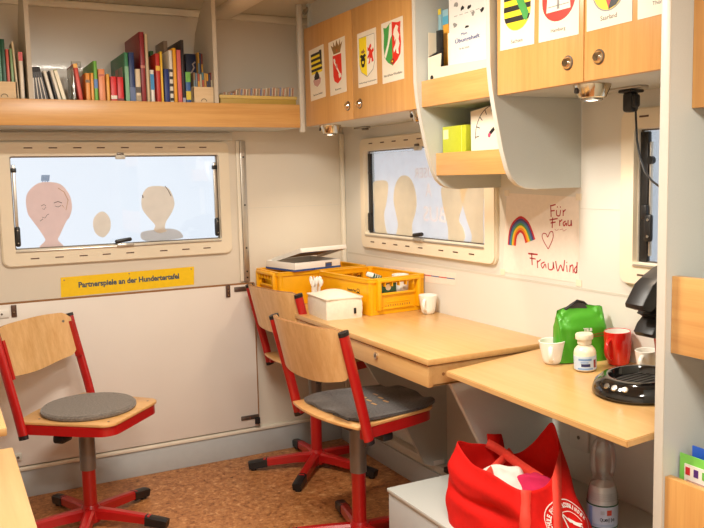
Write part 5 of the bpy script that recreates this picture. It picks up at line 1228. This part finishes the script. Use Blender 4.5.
def bagS(u, t):
    "u in ring index units, t 0 rim .. 1 base"
    a, b = cat(rimw, u), cat(bas3, u); p = a.lerp(b, t)
    out = (p-cen_b); out.z = 0; out.normalize()
    bulge = .012*math.sin(PI*min(1, t))*(1.0+.5*math.sin(u*1.9+1.2))
    tri = lambda x: abs((x/PI) % 2-1)*2-1
    fold = .0055*tri(t*8+u*2.1)*math.sin(PI*t)+.0035*tri(t*15-u*3.3+1)*math.sin(PI*t)
    lw = max(0, 1-abs(((u+NR/2-15.8) % NR)-NR/2)/2.6)
    crease = -.022*math.exp(-((t-.50-.05*(u % NR-15.8))/.07)**2)*lw+.016*math.exp(-((t-.24)/.10)**2)*lw
    return p+out*(bulge+fold+crease)
r = thing('shopping_bag', 'bright red fabric shopping bag, open and full, on the low box under the flap table', 'bag', (cen_b.x, cen_b.y, BZ))
g = G(); t = bmesh.new(); NU, NV = NR*6, 26
W = [[t.verts.new(bagS(i/6, j/(NV-1))) for j in range(NV)] for i in range(NU)]
for i in range(NU):
    for j in range(NV-1): t.faces.new((W[i][j], W[(i+1) % NU][j], W[(i+1) % NU][j+1], W[i][j+1]))
t.faces.new([W[i][NV-1] for i in range(NU)]); bmesh.ops.recalc_face_normals(t, faces=t.faces)
g.merge(t, M_BAG); o = g.build('bag_body', r, ang=70)
sm_ = o.modifiers.new('thickness', 'SOLIDIFY'); sm_.thickness = .002; sm_.offset = 1
def surf_n(u, t):
    a = bagS(u+.05, t)-bagS(u-.05, t); b = bagS(u, min(1, t+.01))-bagS(u, max(0, t-.01)); n = a.cross(b).normalized()
    p = bagS(u, t); o_ = p-cen_b; o_.z = 0
    return n if n.dot(o_) > 0 else -n
def pxof(p):
    d = p-CAM; return 352+FPX*d.dot(rt)/d.dot(fw)
def strapS(ua, ub, pxt, pxb, hw_):
    "strap sewn to the bag: runs straight down between two photo columns"
    n = 24; t = bmesh.new(); Rr = []
    for k in range(n+1):
        tt = .97*k/n; c = []
        for sx in (-1, 1):
            x = pxt+(pxb-pxt)*k/n+sx*hw_; u = min((ua+(ub-ua)*q/120 for q in range(121)), key=lambda u: abs(pxof(bagS(u, tt))-x)); c.append(t.verts.new(bagS(u, tt)+surf_n(u, tt)*.0045))
        Rr.append(c)
    for A, B in zip(Rr, Rr[1:]): t.faces.new((A[0], A[1], B[1], B[0]))
    g = G(); g.merge(t, M_STRAP); return g
def ribbon(g, pts, w, m, wd):
    "flat strap of width w along pts, width direction wd"
    t = bmesh.new(); R = []; P = [V(p) for p in pts]; Q = []
    for i in range(len(P)-1):
        p0, p1, p2, p3 = P[max(i-1, 0)], P[i], P[i+1], P[min(i+2, len(P)-1)]
        for s in range(6):
            q = s/6; Q.append(.5*((2*p1)+(-p0+p2)*q+(2*p0-5*p1+4*p2-p3)*q*q+(-p0+3*p1-3*p2+p3)*q**3))
    Q.append(P[-1])
    for i, p in enumerate(Q):
        d = (Q[min(i+1, len(Q)-1)]-Q[max(i-1, 0)]).normalized(); s = V(wd); s = (s-d*s.dot(d)).normalized(); R.append([t.verts.new(p-s*w/2), t.verts.new(p+s*w/2)])
    for A, B in zip(R, R[1:]): t.faces.new((A[0], A[1], B[1], B[0]))
    g.merge(t, m)
vw = rt
o = strapS(11.0, 15.0, 525.5, 526, 4.6).build('strap', r); o.modifiers.new('t', 'SOLIDIFY').thickness = .002
o = strapS(8.6, 12.5, 555, 559, 4.2).build('strap', r); o.modifiers.new('t', 'SOLIDIFY').thickness = .002
g = G(); ribbon(g, [Y(487, 443, 1.8858), Y(498, 449, 1.85), Y(512, 459, 1.77), Y(526, 469, 1.69), Y(541, 479, 1.60)], .026, M_STRAP, rt*.55+up*.85); o = g.build('handle', r); o.modifiers.new('t', 'SOLIDIFY').thickness = .002
g = G(); ribbon(g, [Y(511, 451, 1.8430), Y(503, 459, 1.8050), Y(495, 467, 1.7480), Y(489, 474, 1.6910), Y(486, 480, 1.6720)], .022, M_STRAP, rt*.7-up*.7); o = g.build('handle', r); o.modifiers.new('t', 'SOLIDIFY').thickness = .002
g = G(); ribbon(g, [Y(496, 458, 1.885), Y(495, 447, 1.895), Y(493.5, 437, 1.90), Y(493.5, 434, 1.91), Y(496, 437, 1.925), Y(499, 452, 1.93)], .038, M_BAG, rt); o = g.build('handle', r); o.modifiers.new('t', 'SOLIDIFY').thickness = .002
# printed emblem: circle, tent and lettering on the side of the bag
uc, tc = 11.05, .51
def onbag(x, y, off=.0035):
    "x to the right, y up (metres) on the bag flank around the emblem centre"
    u = uc-x/.066; t_ = tc-y/.23; return bagS(u, t_)+surf_n(u, t_)*off
def bagband(g, pts, w, m=None):
    Q = []
    for i in range(len(pts)-1):
        for s in range(3): Q.append(V(pts[i]).lerp(V(pts[i+1]), s/3))
    Q.append(V(pts[-1])); S = stroke([tuple(q) for q in Q], w); n = len(Q)
    t = bmesh.new(); vs = [t.verts.new(onbag(*q)) for q in S]
    for k in range(n-1): t.faces.new((vs[k], vs[2*n-1-k], vs[2*n-2-k], vs[k+1]))
    g.merge(t, m or M_WHITE)
g = G()
bagband(g, [(.078*math.cos(a), .078*math.sin(a)) for a in [2*PI*k/40 for k in range(41)]], .0025)
bagband(g, [(.050*math.cos(a), .050*math.sin(a)) for a in [PI*.05+PI*.9*k/20 for k in range(21)]], .0018)
bagband(g, [(-.004, .050), (.012, .020), (.045, .002)], .004); bagband(g, [(-.004, .048), (-.022, .018), (-.046, .006)], .004)
for k in range(3): bagband(g, [(.008+.006*k, .030-.008*k), (.030+.004*k, .008-.004*k)], .007)
bagband(g, [(-.004, .05), (-.004, -.03)], .004); bagband(g, [(.040, .0), (.040, -.035)], .003); bagband(g, [(-.044, .0), (-.044, -.035)], .003); bagband(g, [(-.044, -.035), (.040, -.035)], .003); bagband(g, [(.006, -.002), (.022, -.028)], .004); bagband(g, [(-.004, .06), (-.020, .055)], .006)
g.build('emblem', r)
g = G(); txt = 'SCHULE FÜR CIRCUSKINDER'
for i, chh in enumerate(txt):
    if chh == ' ': continue
    a = math.radians(172-164*i/(len(txt)-1)); x, y = .0645*math.cos(a), .0645*math.sin(a)
    e = .006; P = onbag(x, y, .004); tx = (onbag(x+e*math.sin(a), y-e*math.cos(a), .004)-P).normalized(); ty = (onbag(x+e*math.cos(a), y+e*math.sin(a), .004)-P).normalized()
    g.text(chh, .02, M_WHITE, frame(P, tx, ty), h=.0135, w=.0062 if chh != 'I' else .002, bold=.0008)
g.build('lettering', r)
# contents
rn = random.Random(12)
def cloth(cx, cy, cz, w, d, m, amp, seed, name, label, stripes=None):
    rs = random.Random(seed); ph = [rs.uniform(0, 6) for _ in range(4)]
    def f(u, v):
        s, t = 2*u-1, 2*v-1; k = (1-s*s)*(1-t*t)
        return V((cx+w/2*s+.012*math.sin(4*t+ph[0]), cy+d/2*t+.010*math.sin(5*s+ph[1]), cz-.045*(1-k)+amp*math.sin(7*s+ph[2])*math.cos(6*t+ph[3])))
    g = G(); g.grid(f, 24, 24, m); o = g.build(name, ang=70); tag(o, label, 'cloth'); o.modifiers.new('t', 'SOLIDIFY').thickness = .003; 
    if stripes:
        g = G()
        for v0, c_ in stripes:
            t = bmesh.new(); A = [[t.verts.new(f(u/16, v0+dv)+V((0, 0, .0015))) for u in range(2, 15)] for dv in (0, .035)]
            for k in range(12): t.faces.new((A[0][k], A[0][k+1], A[1][k+1], A[1][k]))
            g.merge(t, colr(c_))
        g.build('stripes', o)
    return o
q1 = Y(507, 474, 1.672); q2 = Y(536, 478, 1.596)
cloth(q1.x+.01, q1.y+.02, q1.z+.006, .13, .17, flat('cloth_white', 226, 214, 202, .9), .007, 3, 'folded_cloth', 'white cloth with orange and blue stripes inside the red bag', [(.18, (232, 150, 80)), (.30, (120, 190, 200)), (.42, (226, 170, 90)), (.62, (150, 190, 190))])
cloth(q2.x+.015, q2.y+.02, q2.z+.004, .10, .15, flat('cloth_magenta', 196, 24, 76, .9), .005, 5, 'folded_cloth', 'magenta cloth inside the red bag beside the white one')

# ------------------------------------------------------------------ water bottle
bt = V((1.495, 1.509, BZ)); HB = Y(603, 437, bt.y).z-BZ
r = thing('water_bottle', 'clear plastic bottle of mineral water with a pale blue label beside the red bag', 'bottle', bt)
def sc(z): return z/.267*HB
out = [(0, .004), (.029, 0), (.0375, .008), (.039, .02), (.039, .105), (.0375, .122), (.034, .138), (.029, .150), (.0262, .158), (.0268, .165), (.0295, .175), (.0325, .190), (.0335, .212), (.031, .235), (.025, .252), (.016, .263), (0, .267)]
g = G(); g.lathe([(x, sc(z)) for x, z in out], M_CLEAR, 40); g.build('bottle_body', r, world=False)
M_WATER = mat('water_fill', rgb(226, 226, 230), .25, var=.02, trans=0, coat=.4)
g = G(); g.lathe([(0, .006)]+[(x-.0015, sc(z)) for x, z in out[2:7]]+[(.0300, sc(.142)), (0, sc(.142))], M_WATER, 36)
for k in range(4): g.lathe([(.0375-.0008*k, sc(.108+.005*k)), (.0397-.001*k, sc(.110+.005*k)), (.0375-.0008*k, sc(.112+.005*k))], M_CLEAR, 36)
g.build('water', r, world=False)
g = G(); g.lathe([(.0392, sc(.034)), (.0396, sc(.034)), (.0396, sc(.096)), (.0392, sc(.096))], flat('bottle_label', 186, 192, 214, .35), 40)
for z0 in (.094, .036, .012): g.lathe([(.0393, sc(z0)), (.0401, sc(z0)), (.0401, sc(z0+.003)), (.0393, sc(z0+.003))], flat('label_green', 22, 84, 60), 40)
lb = g.build('label', r, world=False)
az = math.atan2(-bt.y, -bt.x); g = G(); Rl = .0401
def arcp(a0, a1, z0, z1, c_):
    n = 8; t = bmesh.new(); va = [t.verts.new((Rl*math.cos(az+a0+(a1-a0)*k/n), Rl*math.sin(az+a0+(a1-a0)*k/n), sc(z0))) for k in range(n+1)]; vb = [t.verts.new((v.co.x, v.co.y, sc(z1))) for v in va]
    for k in range(n): t.faces.new((va[k], va[k+1], vb[k+1], vb[k]))
    g.merge(t, colr(c_))
arcp(-.95, -.65, .040, .092, (130, 150, 206)); arcp(.30, .62, .072, .086, (196, 70, 50)); arcp(-.1, .15, .074, .084, (170, 174, 190)); arcp(-.6, .8, .042, .048, (160, 176, 206))
for i, chh in enumerate('Quelle'):
    a = az+(-.05+.16*i); P = (Rl*1.004*math.cos(a), Rl*1.004*math.sin(a), sc(.060)); g.text(chh, .012, M_INK, frame(P, (-math.sin(a), math.cos(a), 0), (0, 0, 1)), h=.011 if chh in 'Qll' else .0075, w=.0065 if chh != 'l' else .0016)
g.build('label_print', r, world=False)

# ------------------------------------------------------------------ ceiling lamps, world, camera
M_TUBE = emit('lamp_diffuser', (1, .93, .82, 1), 9)
def ceil_lamp(x, y, lx, ly, e, label):
    r = thing('ceiling_lamp', label, 'lamp', (x, y, ZC-.045))
    g = G(); g.box((x-lx/2-.02, y-ly/2-.02, ZC-.03), (x+lx/2+.02, y+ly/2+.02, ZC-.0005), M_WHITE, .006); g.build('housing', r)
    g = G(); g.box((x-lx/2, y-ly/2, ZC-.045), (x+lx/2, y+ly/2, ZC-.030), M_TUBE, .005); g.build('diffuser', r)
    la = bpy.data.lights.new('lamp_light', 'AREA'); la.shape = 'RECTANGLE'; la.size = lx; la.size_y = ly; la.energy = e; la.color = (1, .945, .84)
    lo = bpy.data.objects.new('lamp_light', la); COL.objects.link(lo); lo.parent = r; lo.location = (0, 0, -.004)
ceil_lamp(.62, 1.85, .50, .12, 29, 'ceiling lamp above the middle of the van, out of frame')
ceil_lamp(.45, .30, .50, .12, 29, 'ceiling lamp above the camera, out of frame')
ceil_lamp(.45, -1.0, .50, .12, 22, 'ceiling lamp at the rear of the van, out of frame')
w = bpy.data.worlds.new('sky'); bpy.context.scene.world = w; w.use_nodes = True
bg = w.node_tree.nodes['Background']; bg.inputs[0].default_value = (.83, .905, 1, 1); bg.inputs[1].default_value = 1.06
cd = bpy.data.cameras.new('camera'); cd.sensor_width = 36; cd.lens = FPX/704*36; cd.clip_start = .02
co = bpy.data.objects.new('camera', cd); COL.objects.link(co)
m = Matrix.Identity(4)
for i in range(3): m[i][0], m[i][1], m[i][2], m[i][3] = rt[i], up[i], -fw[i], CAM[i]
co.matrix_world = m; bpy.context.scene.camera = co
vs = bpy.context.scene.view_settings; vs.view_transform = 'Standard'; vs.look = 'None'; vs.gamma = 1; vs.exposure = 0; vs.use_curve_mapping = False
